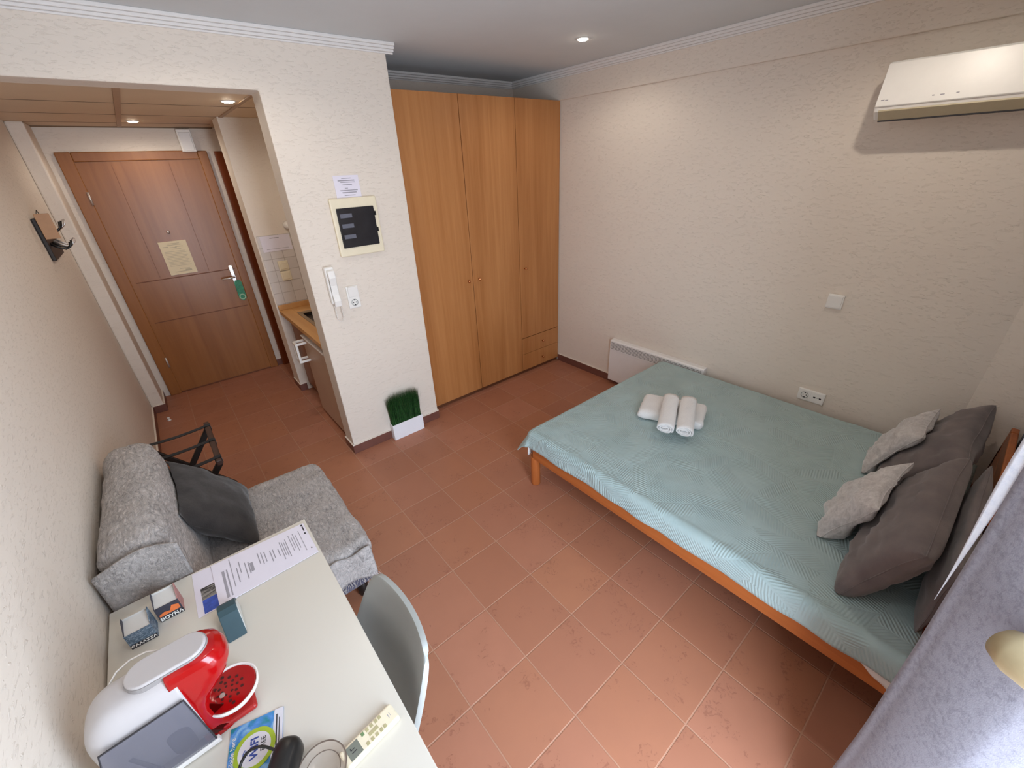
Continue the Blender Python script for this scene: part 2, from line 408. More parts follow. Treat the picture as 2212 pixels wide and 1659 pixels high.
from mathutils.bvhtree import BVHTree
def conform(root, others, gap=.005, floor_z=None, ymin=None, rounds=3):
    """press a soft thing's vertices out of the things it leans on"""
    trees = []
    for q in others:
        for m_ in ([q] + list(q.children) if q.type == 'MESH' else list(q.children)):
            if m_.type == 'MESH' and not m_.name.startswith('seam'): trees.append(BVHTree.FromPolygons([v.co.copy() for v in m_.data.vertices], [tuple(p.vertices) for p in m_.data.polygons]))
    def press(v, g_):
        moved = False
        for _ in range(rounds):
            for t in trees:
                loc, nor, idx, dist = t.find_nearest(v.co)
                if loc is not None and dist < .16 and (v.co - loc).dot(nor) < g_:
                    v.co = loc + nor * (g_ + .0005); moved = True
            if floor_z is not None and v.co.z < floor_z: v.co.z = floor_z; moved = True
            if ymin is not None and v.co.y < ymin: v.co.y = ymin; moved = True
        return moved
    for part in root.children:
        seam = part.name.startswith('seam')
        bm = bmesh.new(); bm.from_mesh(part.data); bm.verts.ensure_lookup_table()
        for it in range(1 if seam else 4):
            mv = {v for v in bm.verts if press(v, gap + (.0015 if seam else 0))}
            if seam or it == 3: break
            near_ = set(mv)
            for _ in range(2): near_ |= {e.other_vert(v) for v in near_ for e in v.link_edges}
            for _ in range(4): bmesh.ops.smooth_vert(bm, verts=list(near_), factor=.5, use_axis_x=True, use_axis_y=True, use_axis_z=True)
        bm.to_mesh(part.data); bm.free()

def world_loc(o):
    return Vector(o.location) if o.parent is None else Vector((0, 0, 0))   # parts keep their geometry in room coordinates

def tag(o, label, cat, group=None):
    o['label'] = label; o['category'] = cat
    if group: o['group'] = group
    return o
def thing(name, label, cat, loc, group=None):
    o = bpy.data.objects.new(name, None); C.objects.link(o); o.location = loc; o.empty_display_size = 0.05
    return tag(o, label, cat, group)
def struct(o): o['kind'] = 'structure'; return o
def stuff(o): o['kind'] = 'stuff'; return o

def dup(root, offset, label):
    r = root.copy(); C.objects.link(r); r.location = root.location + Vector(offset); r['label'] = label
    for ch in list(root.children):
        c = ch.copy(); C.objects.link(c); c.parent = r
        for g in ch.children:
            d = g.copy(); C.objects.link(d); d.parent = c
    return r

def text(name, s, size, mat, parent, origin, ex, ey, depth=0.0004, align='CENTER', bold=0.0):
    cu = bpy.data.curves.new(name, 'FONT'); cu.body = s; cu.size = size; cu.align_x = align; cu.align_y = 'CENTER'; cu.extrude = depth; cu.offset = bold; cu.resolution_u = 3
    o = bpy.data.objects.new(name, cu); C.objects.link(o)
    bpy.context.view_layer.update()
    me = bpy.data.meshes.new_from_object(o.evaluated_get(bpy.context.evaluated_depsgraph_get()))
    bpy.data.objects.remove(o); bpy.data.curves.remove(cu)
    ex = Vector(ex).normalized(); ey = Vector(ey).normalized(); ez = ex.cross(ey)
    mt = Matrix((ex, ey, ez)).transposed().to_4x4(); mt.translation = Vector(origin)
    me.transform(mt); me.materials.clear(); me.materials.append(mat)
    t = bpy.data.objects.new(name, me); C.objects.link(t)
    if parent is not None:
        t.parent = parent; t.matrix_parent_inverse = Matrix.Translation(-world_loc(parent))
    return t

def lines(name, rows, mat, parent, origin, ex, ey, lift=0.0006):
    """rows of print: (x0, x1, y, height) on a sheet with its own two axes"""
    m = MB(); ex = Vector(ex).normalized(); ey = Vector(ey).normalized(); n = ex.cross(ey); o = Vector(origin) + n * lift
    for x0, x1, y, h in rows:
        m.poly([o + ex * x0 + ey * (y - h / 2), o + ex * x1 + ey * (y - h / 2), o + ex * x1 + ey * (y + h / 2), o + ex * x0 + ey * (y + h / 2)])
    return m.build(name, mat, parent)

def nz(p, s, a): return a * (noise.noise(Vector(p) * s))
def smoothstep(a, b, x):
    t = max(0, min(1, (x - a) / (b - a))); return t * t * (3 - 2 * t)

# ------------------------------------------------------------------ room dimensions (metres)
XL, XR, YP, YW, ZC = -1.18, 2.40, 0.228, -2.97, 2.625
YD, ZH, XJ = 2.55, 2.37, 0.017
XPE = 0.772                     # right end of the partition
YB = 0.95                       # back of the wardrobe niche

struct(MB().box((XL - .2, YW - .3, -.12), (XR + .25, YD + .2, 0)).build('floor', M['floor']))
# room ceiling and hall ceiling
struct(MB().box((XL - .2, YW - .3, ZC), (XR + .25, YB + .2, ZC + .12)).build('ceiling', M['smooth']))
h = MB().box((XL - .15, .40, ZH), (.66, YD + .1, ZH + .05), 0)
for y in (.47, 1.06, 1.66, 2.22): h.box((XL, y - .006, ZH - .0015), (XJ + .03, y + .006, ZH), 1)
h.box((-.575, .40, ZH - .006), (-.545, YD, ZH), 2); h.box((.03, .40, ZH - .006), (.055, 1.65, ZH), 2)
h.box((.055, 1.06 - .006, ZH - .0015), (.7, 1.06 + .006, ZH), 1)
h.box((XL, .40, ZH - .004), (XJ, .418, ZH), 2); h.box((XL, YD - .02, ZH - .008), (.1, YD, ZH), 1)
struct(h.build('ceiling', [M['hallceil'], M['hallgap'], M['hallbar']]))
# right wall, its shallow recess by the window, and the beam above
w = MB().box((XR, -2.71, 0), (XR + .2, YB + .2, ZC)).prism([(XR, -2.71), (XR + .2, -2.71), (XR + .2, YW - .2), (2.30, YW - .2), (2.33, YW)], 'z', 0, ZC)
struct(w.build('wall_right', M['wall']))
struct(MB().box((XR - .022, YW, 2.42), (XR + .001, YB, ZC)).build('trim_1', M['wall'], bevel=.006))
struct(MB().box((XL - .2, YW - .2, 0), (XL, YD + .1, ZC)).build('wall_left', M['wall']))
struct(MB().box((XL, 2.185, 0), (-1.085, YD, ZH)).build('wall_left', M['wall'], bevel=.012))
# partition: header, the panel right of the opening, and the wall behind it
struct(MB().prism([(XL, 2.355), (XJ, 2.355), (XJ, 0), (XPE, 0), (XPE, ZC), (XL, ZC)], 'y', YP, .40).build('wall_partition', M['wall'], bevel=.006))
struct(MB().box((.66, .39, 0), (XPE - .0005, YB, ZC)).build('wall_niche', M['wall']))
struct(MB().box((.60, YB, 0), (XR + .1, YB + .12, ZC)).build('wall_back', M['wall']))
struct(MB().box((XL - .1, YD, 0), (.9, YD + .15, ZC)).build('wall_hall', M['wall']))
k = MB().box((XJ, 1.65, 0), (.9, 1.88, ZH), 0); k.box((XJ + .012, 1.645, .85), (.66, 1.65, 1.50), 1)
struct(k.build('wall_kitchen', [M['wall'], M['backsplash']], bevel=.004))
struct(MB().box((.66, .95, 0), (.78, 1.66, ZH)).build('wall_kitchen', M['wall']))
struct(MB().box((.22, 1.88, 0), (.34, YD, ZH)).build('wall_bath', M['wall']))
# window wall behind the camera with a tall balcony opening
# balcony opening beside the camera
W2 = (-.50, .30, 0.0, 2.25)
w = MB().box((XL, YW - .2, 0), (W2[0], YW, ZC)).box((W2[1], YW - .2, 0), (XR + .2, YW, ZC)).box((W2[0], YW - .2, W2[3]), (W2[1], YW, ZC))
struct(w.build('wall_window', M['wall']))
a_, b_, c_, d_ = W2
f = MB(); f.box((a_, YW - .18, c_), (a_ + .05, YW - .12, d_)).box((b_ - .04, YW - .18, c_), (b_, YW - .12, d_)).box((a_ + .05, YW - .18, d_ - .05), (b_ - .04, YW - .12, d_)).box((a_ + .05, YW - .18, c_), (b_ - .04, YW - .12, c_ + .03))
struct(f.build('window_1', M['winframe'], bevel=.004))

# baseboards
def baseboard(name, boxes):
    b = MB()
    for lo, hi in boxes:
        b.box((lo[0], lo[1], 0), (hi[0], hi[1], .072), 0)
        b.box((lo[0], lo[1], .072), (hi[0], hi[1], .078), 1)
    return struct(b.build(name, [M['base'], M['edge']], bevel=.001))
baseboard('baseboard_right', [((XR - .012, -2.71), (XR, .342))])
baseboard('baseboard_partition', [((XJ - .010, YP - .010), (XPE + .004, YP)), ((XJ - .010, YP), (XJ, .40)), ((XPE, YP), (XPE + .010, .34))])
baseboard('baseboard_left', [((XL, YW), (XL + .012, 2.173)), ((XL + .012, 2.173), (-1.073, 2.185)), ((-1.085, 2.185), (-1.073, YD))])
baseboard('baseboard_hall', [((-.022, YD - .010), (.05, YD)), ((XJ - .008, 1.645), (XJ, 1.88)), ((XJ, 1.642), (.075, 1.65))])

# cornices: three stepped fillets
def cornice(name, a, b, out, ext=0):
    c = MB(); a, b, out = Vector(a), Vector(b), Vector(out)
    for d, z0, z1 in ((.045, ZC - .016, ZC), (.033, ZC - .030, ZC - .016), (.022, ZC - .043, ZC - .030), (.010, ZC - .052, ZC - .043)):
        p = [a, b, b + out * d, a + out * d]
        lo = Vector((min(q.x for q in p), min(q.y for q in p), z0)); hi = Vector((max(q.x for q in p), max(q.y for q in p), z1))
        c.box(lo, hi)
    return struct(c.build(name, M['cornice'], bevel=.003))
cornice('trim_2', (XL, YP, 0), (XPE + .045, YP, 0), (0, -1, 0))
cornice('trim_3', (XPE, YP, 0), (XPE, YB, 0), (1, 0, 0))
cornice('trim_4', (XPE, YB, 0), (XR, YB, 0), (0, -1, 0))
cornice('trim_5', (XR - .022, YW, 0), (XR - .022, YB, 0), (-1, 0, 0))

# ------------------------------------------------------------------ entrance door
d = struct(bpy.data.objects.new('door_1', None)); C.objects.link(d); d.location = (-.5, YD, 0)
MB().box((-1.03, YD - .028, 0), (-.935, YD, 2.19)).box((-.08, YD - .028, 0), (-.005, YD, 2.185)).box((-.935, YD - .028, 2.12), (-.08, YD, 2.19)).build('door_frame', M['doorwood'], d, bevel=.006)
MB().box((-.935, YD - .016, .006), (-.08, YD - .002, 2.12), 0).build('door_leaf', M['doorwood'], d)
g = MB()
for z in (1.132, .746): g.box((-.90, YD - .0172, z - .004), (-.10, YD - .016, z + .004))
for x in (-.715, -.32): g.box((x - .0012, YD - .0165, 1.15), (x + .0012, YD - .016, 2.09))
g.box((-.935, YD - .017, .004), (-.08, YD - .0158, .014)).build('groove', M['doorgroove'], d)
MB().lathe([(.001, -.012), (.011, -.012), (.013, -.006), (.015, 0)], (-.519, YD - .016, 1.536), 20, 'y').build('peephole', M['chrome'], d, smooth=True)
hd = MB().cbox((-.135, YD - .020, 1.06), (.036, .008, .22)).build('handle_plate', M['chrome'], d, bevel=.004)
MB().tube([(-.135, YD - .02, 1.055), (-.135, YD - .06, 1.055), (-.15, YD - .068, 1.055), (-.245, YD - .064, 1.05)], .0085, 12).build('lever', M['chrome'], hd, smooth=True)
MB().tube([(-.940, YD - .034, 1.80), (-.940, YD - .034, 1.90)], .008, 12).build('hinge', M['chrome'], d, smooth=True)
MB().tube([(-.940, YD - .034, .30), (-.940, YD - .034, .40)], .008, 12).build('hinge', M['chrome'], d, smooth=True)
tg = thing('door_hanger_tag', 'green hanging tag with a pale ring on the entrance door lever', 'tag', (-.118, YD - .03, .93))
tc_ = MB().prism([(-.033, .06), (-.02, .085), (.02, .085), (.033, .06), (.033, -.10), (.0, -.13), (-.033, -.10)], 'y', -.002, .002).build('tag_card', M['green'], tg); tc_.matrix_parent_inverse = Matrix.Identity(4)
r = MB().lathe([(.020, -.003), (.030, -.003), (.030, .0), (.020, .0)], (0, -.001, -.085), 24, 'y', ring=True).build('ring_print', M['greenpale'], tg); r.matrix_parent_inverse = Matrix.Identity(4)
# notice taped to the door
nt = thing('door_notice', 'cream printed sheet taped to the brown entrance door', 'notice', (-.52, YD - .018, 1.305))
MB().box((-.628, YD - .0185, 1.155), (-.414, YD - .0175, 1.456)).build('sheet', M['papercream'], nt)
rows = [(-.04, .05, .13, .006), (-.05, .06, .118, .005), (-.085, -.045, .103, .007), (-.03, 0.02, .095, .006), (.01, .07, .1, .004), (-.02, .05, .08, .004)]
rows += [(-.085, .085 - .03 * random.random(), .06 - .013 * i, .0035) for i in range(11)] + [(-.02, .06, -.10, .004), (-.06, .02, -.125, .006), (.02, .07, -.118, .02)]
lines('print', rows, plain('notice_print', rgb(196, 184, 158), 0.8), nt, (-.521, YD - .0185, 1.305), (1, 0, 0), (0, 0, 1))
# emergency light above the door
bx = thing('wall_box', 'small white box mounted high above the entrance door', 'box', (-.135, YD - .04, 2.26))
MB().box((-.19, YD - .06, 2.178), (-.082, YD - .001, 2.352)).build('housing', M['white'], bx, bevel=.006)
MB().box((-.178, YD - .066, 2.19), (-.094, YD - .058, 2.33)).build('cover', M['whitemetal'], bx, bevel=.004)
# bathroom door, seen edge on
b2 = struct(bpy.data.objects.new('door_2', None)); C.objects.link(b2); b2.location = (.15, 2.2, 0)
MB().box((.05, YD - .05, 0), (.22, YD, 2.18)).box((.14, 1.881, 0), (.22, 1.96, 2.18)).box((.14, 1.881, 2.10), (.22, YD - .05, 2.18)).build('door_frame', M['bathwood'], b2, bevel=.004)
MB().box((.175, 1.96, .006), (.215, YD - .05, 2.10)).build('door_leaf', M['bathwood'], b2)
# door stop on the floor by the pilaster
ds = thing('door_stop', 'tiny white door stop on the hall floor by the left wall', 'door stop', (-1.081, 1.93, 0))
MB().lathe([(.016, 0), (.016, .006), (.009, .010), (.009, .022), (.012, .026), (.010, .032), (.002, .034)], (-1.081, 1.93, 0), 18).build('stop_body', M['white'], ds, smooth=True)

# ------------------------------------------------------------------ coat rack on the left wall
cr = thing('coat_rack', 'dark coat rack with curved metal hooks on the left wall', 'coat rack', (XL, 1.4, 1.67))
MB().box((XL + .002, 1.22, 1.545), (XL + .022, 1.66, 1.79)).build('backboard', M['blackwood'], cr, bevel=.004)
for i, y in enumerate((1.28, 1.38, 1.48, 1.58)):
    mb = MB(); x = XL + .02
    mb.tube([(x, y, 1.64), (x + .03, y, 1.615), (x + .06, y, 1.60), (x + .085, y, 1.612), (x + .092, y, 1.64)], .006, 8, rs=[.008, .006, .0055, .005, .007])
    mb.tube([(x, y, 1.68), (x + .05, y, 1.70), (x + .08, y, 1.725), (x + .09, y, 1.76)], .005, 8)
    mb.build('hook', M['chrome' if i > 1 else 'blackplastic'], cr, smooth=True)
MB().box((XL + .0005, 1.24, 1.60), (XL + .0025, 1.64, 1.75)).build('wall_mount', M['blackplastic'], cr)
cd = thing('hanging_card', 'plain tan card hanging from the coat rack', 'card', (-1.12, 1.2, 1.75))
MB().box((-1.155, 1.196, 1.672), (-1.088, 1.204, 1.815)).build('card_board', M['card'], cd, bevel=.003)
MB().tube([(-1.14, 1.20, 1.815), (-1.135, 1.235, 1.835), (-1.13, 1.29, 1.75)], .002, 6).build('cord', M['blackplastic'], cd)

# ------------------------------------------------------------------ kitchenette behind the partition
kc = thing('kitchen_cabinet', 'brown kitchen base cabinet under the worktop', 'cabinet', (.3, 1.35, 0))
MB().box((.115, 1.105, .07), (.645, 1.64, .808)).box((.16, 1.105, 0), (.645, 1.64, .07)).build('carcass', M['cabinet'], kc, bevel=.003)
MB().box((.095, 1.11, .08), (.113, 1.635, .80)).build('cabinet_door', M['cabinet'], kc, bevel=.003)
MB().box((.0985, 1.11, .065), (.13, 1.635, .075)).build('plinth_edge', M['blackplastic'], kc)
kt = thing('kitchen_worktop', 'light wood kitchen worktop with a dark sink', 'worktop', (.33, 1.0, .83))
# worktop with a real hole for the sink
t = MB().box((.03, .405, .812), (.13, 1.64, .85)).box((.55, .405, .812), (.655, 1.64, .85)).box((.13, 1.42, .812), (.55, 1.64, .85)).box((.13, .405, .812), (.55, .80, .85))
t.box((.03, 1.620, .85), (.655, 1.642, .895)); t.build('worktop_slab', M['counter'], kt, bevel=.002)
sk = MB().box((.13, .80, .845), (.16, 1.42, .856)).box((.52, .80, .845), (.55, 1.42, .856)).box((.16, .80, .845), (.52, .83, .856)).box((.16, 1.36, .845), (.52, 1.42, .856))
sk.build('sink_rim', M['sinkrim'], kt, bevel=.003)
MB().box((.155, .825, .825), (.16, 1.365, .85)).box((.52, .825, .825), (.525, 1.365, .85)).box((.16, .825, .825), (.52, .83, .85)).box((.16, 1.36, .825), (.52, 1.365, .85)).box((.155, .825, .82), (.525, 1.365, .826)).build('sink_bowl', M['sink'], kt)
fr = thing('mini_fridge', 'taupe mini fridge under the worktop beside the partition', 'fridge', (.3, .75, 0))
MB().box((.09, .515, .02), (.62, 1.09, .79)).box((.1, .53, 0), (.6, 1.07, .02)).build('cabinet_body', M['fridge'], fr, bevel=.004)
MB().box((.045, .51, .03), (.088, 1.095, .735), 0).build('fridge_door', M['fridge'], fr, bevel=.008)
MB().box((.038, .51, .738), (.088, 1.095, .752)).build('door_top_strip', M['white'], fr, bevel=.003)
hf = MB()
for y in (.99, 1.07): hf.box((-.045, y - .009, .545), (.045, y + .009, .563)).box((-.045, y - .009, .70), (.045, y + .009, .718)).box((-.045, y - .009, .563), (-.027, y + .009, .70))
hf.box((-.045, .99, .70), (-.027, 1.07, .718)).box((-.045, .99, .545), (-.027, 1.07, .563))
hf.build('handle', M['white'], fr, bevel=.003)
# notice strip (its codes left out), switch plates and a small fitting on the kitchen wall
ns = thing('wall_sign', 'white notice strip at the top of the kitchen wall tiles', 'notice', (.17, 1.64, 1.43))
MB().box((.052, 1.6405, 1.365), (.292, 1.6445, 1.495)).build('strip', M['paper'], ns)
lines('print', [(-.045, .03, .045, .006), (-.09, .09, -.045, .003)], M['ink'], ns, (.172, 1.6405, 1.43), (1, 0, 0), (0, 0, 1))
for z, lab in ((1.235, 'upper of two ivory switch plates on the kitchen wall tiles'), (1.145, 'lower of two ivory switch plates on the kitchen wall tiles')):
    s_ = thing('wall_switch', lab, 'switch', (.175, 1.64, z), 'ivory switches on the kitchen tiles')
    MB().cbox((.175, 1.639, z), (.084, .012, .084)).build('switch_plate', M['ivory'], s_, bevel=.004)
    MB().cbox((.175, 1.631, z), (.058, .006, .058)).build('rocker', M['ivory'], s_, bevel=.003)
wf = thing('wall_fitting', 'small white wall fitting on the kitchen wall, half hidden by the partition', 'wall fitting', (.30, 1.64, 1.56))
MB().lathe([(.035, 0), (.035, -.02), (.026, -.045), (.01, -.052)], (.30, 1.6495, 1.565), 20, 'y').build('fitting_body', M['white'], wf, smooth=True)

# ------------------------------------------------------------------ things on the partition
bp = thing('breaker_panel', 'cream fuse box with a dark window on the white partition', 'fuse box', (.39, YP, 1.64))
MB().box((.240, YP - .022, 1.466), (.542, YP - .001, 1.815)).build('panel_frame', M['ivory'], bp, bevel=.008, seg=3)
wd = MB().box((.268, YP - .030, 1.520), (.512, YP - .021, 1.758)).build('window_cover', M['smoke'], bp, bevel=.004)
for z in (1.715, 1.655, 1.59): MB().box((.285, YP - .0312, z - .014), (.36, YP - .0302, z + .010)).build('breaker_row', M['smokeband'], wd)
for z in (1.60, 1.70): MB().box((.512, YP - .032, z), (.520, YP - .022, z + .025)).build('latch', M['blackplastic'], bp)
np_ = thing('partition_notice', 'small white typed note taped above the cream fuse box', 'note', (.38, YP, 1.88))
MB().box((.300, YP - .0030, 1.812), (.458, YP - .0012, 1.940)).build('sheet', M['paper'], np_)
lines('print', [(-.03, .03, .048, .004), (-.055, .05, .036, .006), (-.04, .05, .026, .004), (-.03, .03, .012, .004), (-.02, .0, -.008, .004), (-.05, .06, -.02, .005), (-.04, .05, -.032, .006), (-.03, .04, -.048, .004)], M['ink'], np_, (.38, YP - .0030, 1.876), (1, 0, 0), (0, 0, 1))
ph = thing('intercom_phone', 'white wall intercom handset with a coiled cord on the partition', 'intercom', (.14, YP, 1.3))
MB().box((.108, YP - .040, 1.185), (.168, YP - .001, 1.425)).build('phone_base', M['white'], ph, bevel=.010, seg=3)
MB().prism([(YP - .066, 1.405), (YP - .072, 1.36), (YP - .058, 1.31), (YP - .058, 1.25), (YP - .072, 1.21), (YP - .066, 1.17), (YP - .046, 1.17), (YP - .042, 1.21), (YP - .046, 1.25), (YP - .046, 1.33), (YP - .041, 1.37), (YP - .041, 1.41)], 'x', .116, .162).build('handset', M['white'], ph, bevel=.008, seg=3)
pts = []
N = 260
for i in range(N):
    t_ = i / (N - 1)
    if t_ < .42: c_ = Vector((.122, YP - .03, 1.175 - t_ / .42 * .09))
    elif t_ < .58:
        a = (t_ - .42) / .16 * PI; c_ = Vector((.142 - .020 * math.cos(a), YP - .03, 1.085 - .022 * math.sin(a)))
    else: c_ = Vector((.162, YP - .03, 1.085 + (t_ - .58) / .42 * .095))
    a = i * 2 * PI / 9
    pts.append(c_ + Vector((math.cos(a), math.sin(a), 0)) * .0045)
MB().tube(pts, .0014, 5).build('coiled_cord', M['white'], ph, smooth=True)
def schuko(parent, c, n, e, r=.021):
    """round socket well on a plate; n is the outward normal, e the sideways axis"""
    n, e = Vector(n), Vector(e); up = Vector((0, 0, 1)); mt = Matrix((e, up, n)).transposed()
    m = MB().lathe([(r, .0005), (r + .002, .0022), (r - .001, .0022), (r - .002, .0004)], c, 24, 'z', mat=mt, ring=True); m.build('socket_ring', M['greyplastic'], parent, smooth=True)
    p = MB()
    for dx, dz in ((-.0095, 0), (.0095, 0)): p.lathe([(.0035, .0005), (.0035, .0016)], Vector(c) + e * dx + up * dz, 10, 'z', mat=mt)
    for dz in (-.0165, .0165): p.cbox((0, 0, 0), (.009, .006, .0016), mat=Matrix.Translation(Vector(c) + up * dz + n * .0012) @ mt.to_4x4())
    p.build('socket_hole', M['inkdark'], parent)
sw = thing('switch_socket', 'white light switch above a power socket on the partition beside the intercom', 'socket', (.262, YP, 1.2))
MB().box((.222, YP - .012, 1.124), (.304, YP - .001, 1.276)).build('plate', M['white'], sw, bevel=.004)
MB().prism([(YP - .022, 1.272), (YP - .013, 1.272), (YP - .013, 1.204), (YP - .016, 1.204)], 'x', .232, .294).build('rocker', M['white'], sw, bevel=.002)
MB().box((.229, YP - .0135, 1.130), (.297, YP - .0115, 1.198)).build('socket_face', M['white'], sw, bevel=.002)
schuko(sw, (.263, YP - .0135, 1.164), (0, -1, 0), (1, 0, 0))

# ------------------------------------------------------------------ wardrobe
wr = thing('wardrobe', 'tall beech veneer wardrobe with three doors in the corner niche', 'wardrobe', (1.6, .65, 0))
MB().box((.80, .368, .03), (2.392, .93, 2.41)).box((.82, .385, 0), (2.38, .92, .03)).build('carcass', M['beechdark'], wr)
def knob(parent, x, z):
    MB().lathe([(.0045, 0), (.0045, -.012), (.010, -.017), (.012, -.023), (.009, -.029), (.002, -.031)], (x, .346, z), 16, 'y').build('knob', M['brass'], parent, smooth=True)
dl = MB().box((.795, .346, .035), (1.3415, .367, 2.42)).build('door', M['beech'], wr, bevel=.0015); knob(dl, 1.292, 1.09)
dm = MB().box((1.3465, .346, .035), (1.8755, .367, 2.42)).build('door', M['beech'], wr, bevel=.0015); knob(dm, 1.402, 1.09)
dr = MB().box((1.8805, .346, .393), (2.392, .367, 2.42)).build('door', M['beech'], wr, bevel=.0015); knob(dr, 1.936, 1.085)
d1 = MB().box((1.8795, .346, .215), (2.392, .367, .387)).build('drawer', M['beech'], wr, bevel=.0015); knob(d1, 2.154, .30)
d2 = MB().box((1.8795, .346, .035), (2.392, .367, .212)).build('drawer', M['beech'], wr, bevel=.0015); knob(d2, 2.152, .118)
MB().box((.80, .36, .004), (2.392, .372, .033)).build('plinth', M['beechdark'], wr)

# ------------------------------------------------------------------ planter of artificial grass
pl = thing('artificial_grass_planter', 'artificial green grass in a white planter against the partition', 'planter', (.46, .19, 0))
x0, x1, y0, y1, zt = .326, .594, .163, .216, .138
MB().box((x0, y0, 0), (x1, y1, .006)).box((x0, y0, .006), (x1, y0 + .005, zt)).box((x0, y1 - .005, .006), (x1, y1, zt)).box((x0, y0 + .005, .006), (x0 + .005, y1 - .005, zt)).box((x1 - .005, y0 + .005, .006), (x1, y1 - .005, zt)).build('pot', M['whitepot'], pl, bevel=.001)
MB().box((x0 + .005, y0 + .005, .006), (x1 - .005, y1 - .005, .128)).build('filling', M['soil'], pl)
gb = MB()
for i in range(2600):
    bx_ = random.uniform(x0 + .008, x1 - .008); by_ = random.uniform(y0 + .008, y1 - .008); hgt = random.uniform(.23, .295) * (1 - .10 * abs((bx_ - .46) / .13) ** 4)
    lx = random.gauss(0, .012) + (bx_ - .46) * .06; ly = random.gauss(0, .010) - .004; a = random.uniform(0, PI); wd_ = random.uniform(.0010, .0017)
    ux, uy = math.cos(a) * wd_, math.sin(a) * wd_
    prev = None
    for q in range(4):
        s_ = q / 3; px, py, pz = bx_ + lx * s_ ** 2, min(by_ + ly * s_ ** 2, .224), .125 + hgt * s_
        k_ = 1 - .85 * s_
        if q < 3: cur = (gb.bm.verts.new((px - ux * k_, py - uy * k_, pz)), gb.bm.verts.new((px + ux * k_, py + uy * k_, pz)))
        else: cur = (gb.bm.verts.new((px, py, pz)),)
        if prev:
            if len(cur) == 2: gb.bm.faces.new((prev[0], prev[1], cur[1], cur[0]))
            else: gb.bm.faces.new((prev[0], prev[1], cur[0]))
        prev = cur
stuff(gb.build('grass_blades', M['grass'], pl))

# ------------------------------------------------------------------ right wall: convector heater, sockets, switch, air conditioner
rd = thing('convector_heater', 'white electric convector heater low on the right wall behind the bed foot', 'heater', (2.35, -.87, .05))
ya, yb, za, zb, xf = -1.308, -.388, .042, .455, 2.345
MB().prism([(xf, za), (2.398, za), (2.398, zb + .004), (xf + .010, zb), (xf, zb - .008)], 'y', ya, yb).build('casing', M['whitemetal'], rd, bevel=.004)
MB().box((xf - .0012, ya + .02, .366), (xf + .001, yb - .008, .442)).build('grille_opening', plain('grille_grey', rgb(96, 96, 100), 0.6), rd)
gr = MB(); nrow = 7
for i in range(nrow):
    z = .370 + i * .0115; gr.box((xf - .005, ya + .02, z - .0028), (xf - .001, yb - .008, z + .0028))
for i in range(24):
    y = ya + .03 + i * .038; gr.box((xf - .0035, y - .0012, .366), (xf - .001, y + .0012, .442))
gr.build('grille_slats', M['whitemetal'], rd)
MB().box((xf - .004, ya + .002, .357), (xf + .001, yb - .004, .366)).build('grille_lip', M['whitemetal'], rd, bevel=.001)
so = thing('double_socket', 'white double plate with a power socket and data outlet above the bed', 'socket', (XR, -2.03, .49))
MB().box((XR - .012, -2.106, .447), (XR - .001, -1.950, .532)).build('plate', M['white'], so, bevel=.004)
MB().box((XR - .0135, -2.026, .454), (XR - .0115, -1.958, .525)).box((XR - .0135, -2.098, .454), (XR - .0115, -2.030, .525)).build('insert', M['white'], so, bevel=.002)
schuko(so, (XR - .0135, -1.992, .4895), (-1, 0, 0), (0, -1, 0))
MB().box((XR - .0142, -2.055, .485), (XR - .0134, -2.043, .495)).box((XR - .0142, -2.088, .485), (XR - .0134, -2.076, .495)).box((XR - .0140, -2.076, .489), (XR - .0134, -2.055, .491)).build('outlet_mark', M['inkdark'], so)
ls = thing('light_switch', 'single white light switch alone on the right wall above the bed', 'switch', (XR, -1.99, 1.135))
MB().box((XR - .014, -2.033, 1.093), (XR - .001, -1.948, 1.180)).build('plate', M['white'], ls, bevel=.004)
MB().prism([(XR - .022, 1.172), (XR - .013, 1.172), (XR - .013, 1.100), (XR - .017, 1.100)], 'y', -2.026, -1.955).build('rocker', M['white'], ls, bevel=.002)
ac = thing('air_conditioner', 'white wall mounted air conditioner high on the right wall', 'air conditioner', (2.3, -2.33, 2.2))
y0, y1 = -2.70, -1.935
MB().prism([(2.376, 2.31), (2.245, 2.305), (2.232, 2.29), (2.200, 2.125), (2.206, 2.105), (2.245, 2.072), (2.376, 2.085)], 'y', y0, y1).build('housing', M['white'], ac, bevel=.010, seg=3)
MB().prism([(2.230, 2.298), (2.2255, 2.296), (2.194, 2.128), (2.199, 2.122)], 'y', y0 + .004, y1 - .004).build('front_panel', M['white'], ac, bevel=.002)
MB().prism([(2.2015, 2.112), (2.199, 2.106), (2.236, 2.070), (2.242, 2.073)], 'y', y0 + .03, y1 - .022).build('louver', M['beigevent'], ac, bevel=.001)
MB().prism([(2.2365, 2.072), (2.2362, 2.066), (2.246, 2.064), (2.246, 2.072)], 'y', y0 + .03, y1 - .022).build('louver_gap', M['inkdark'], ac)
def acx(z): return 2.194 + (z - 2.128) * (2.2255 - 2.194) / (2.296 - 2.128)
for ya_, yb_, z in ((-1.968, -1.955, 2.151), (-1.982, -1.971, 2.150), (-2.145, -2.137, 2.150), (-2.178, -2.164, 2.150), (-2.225, -2.215, 2.151)):
    MB().box((acx(z) - .0006, ya_, z - .002), (acx(z) + .001, yb_, z + .002)).build('panel_print', M['ink'], ac)

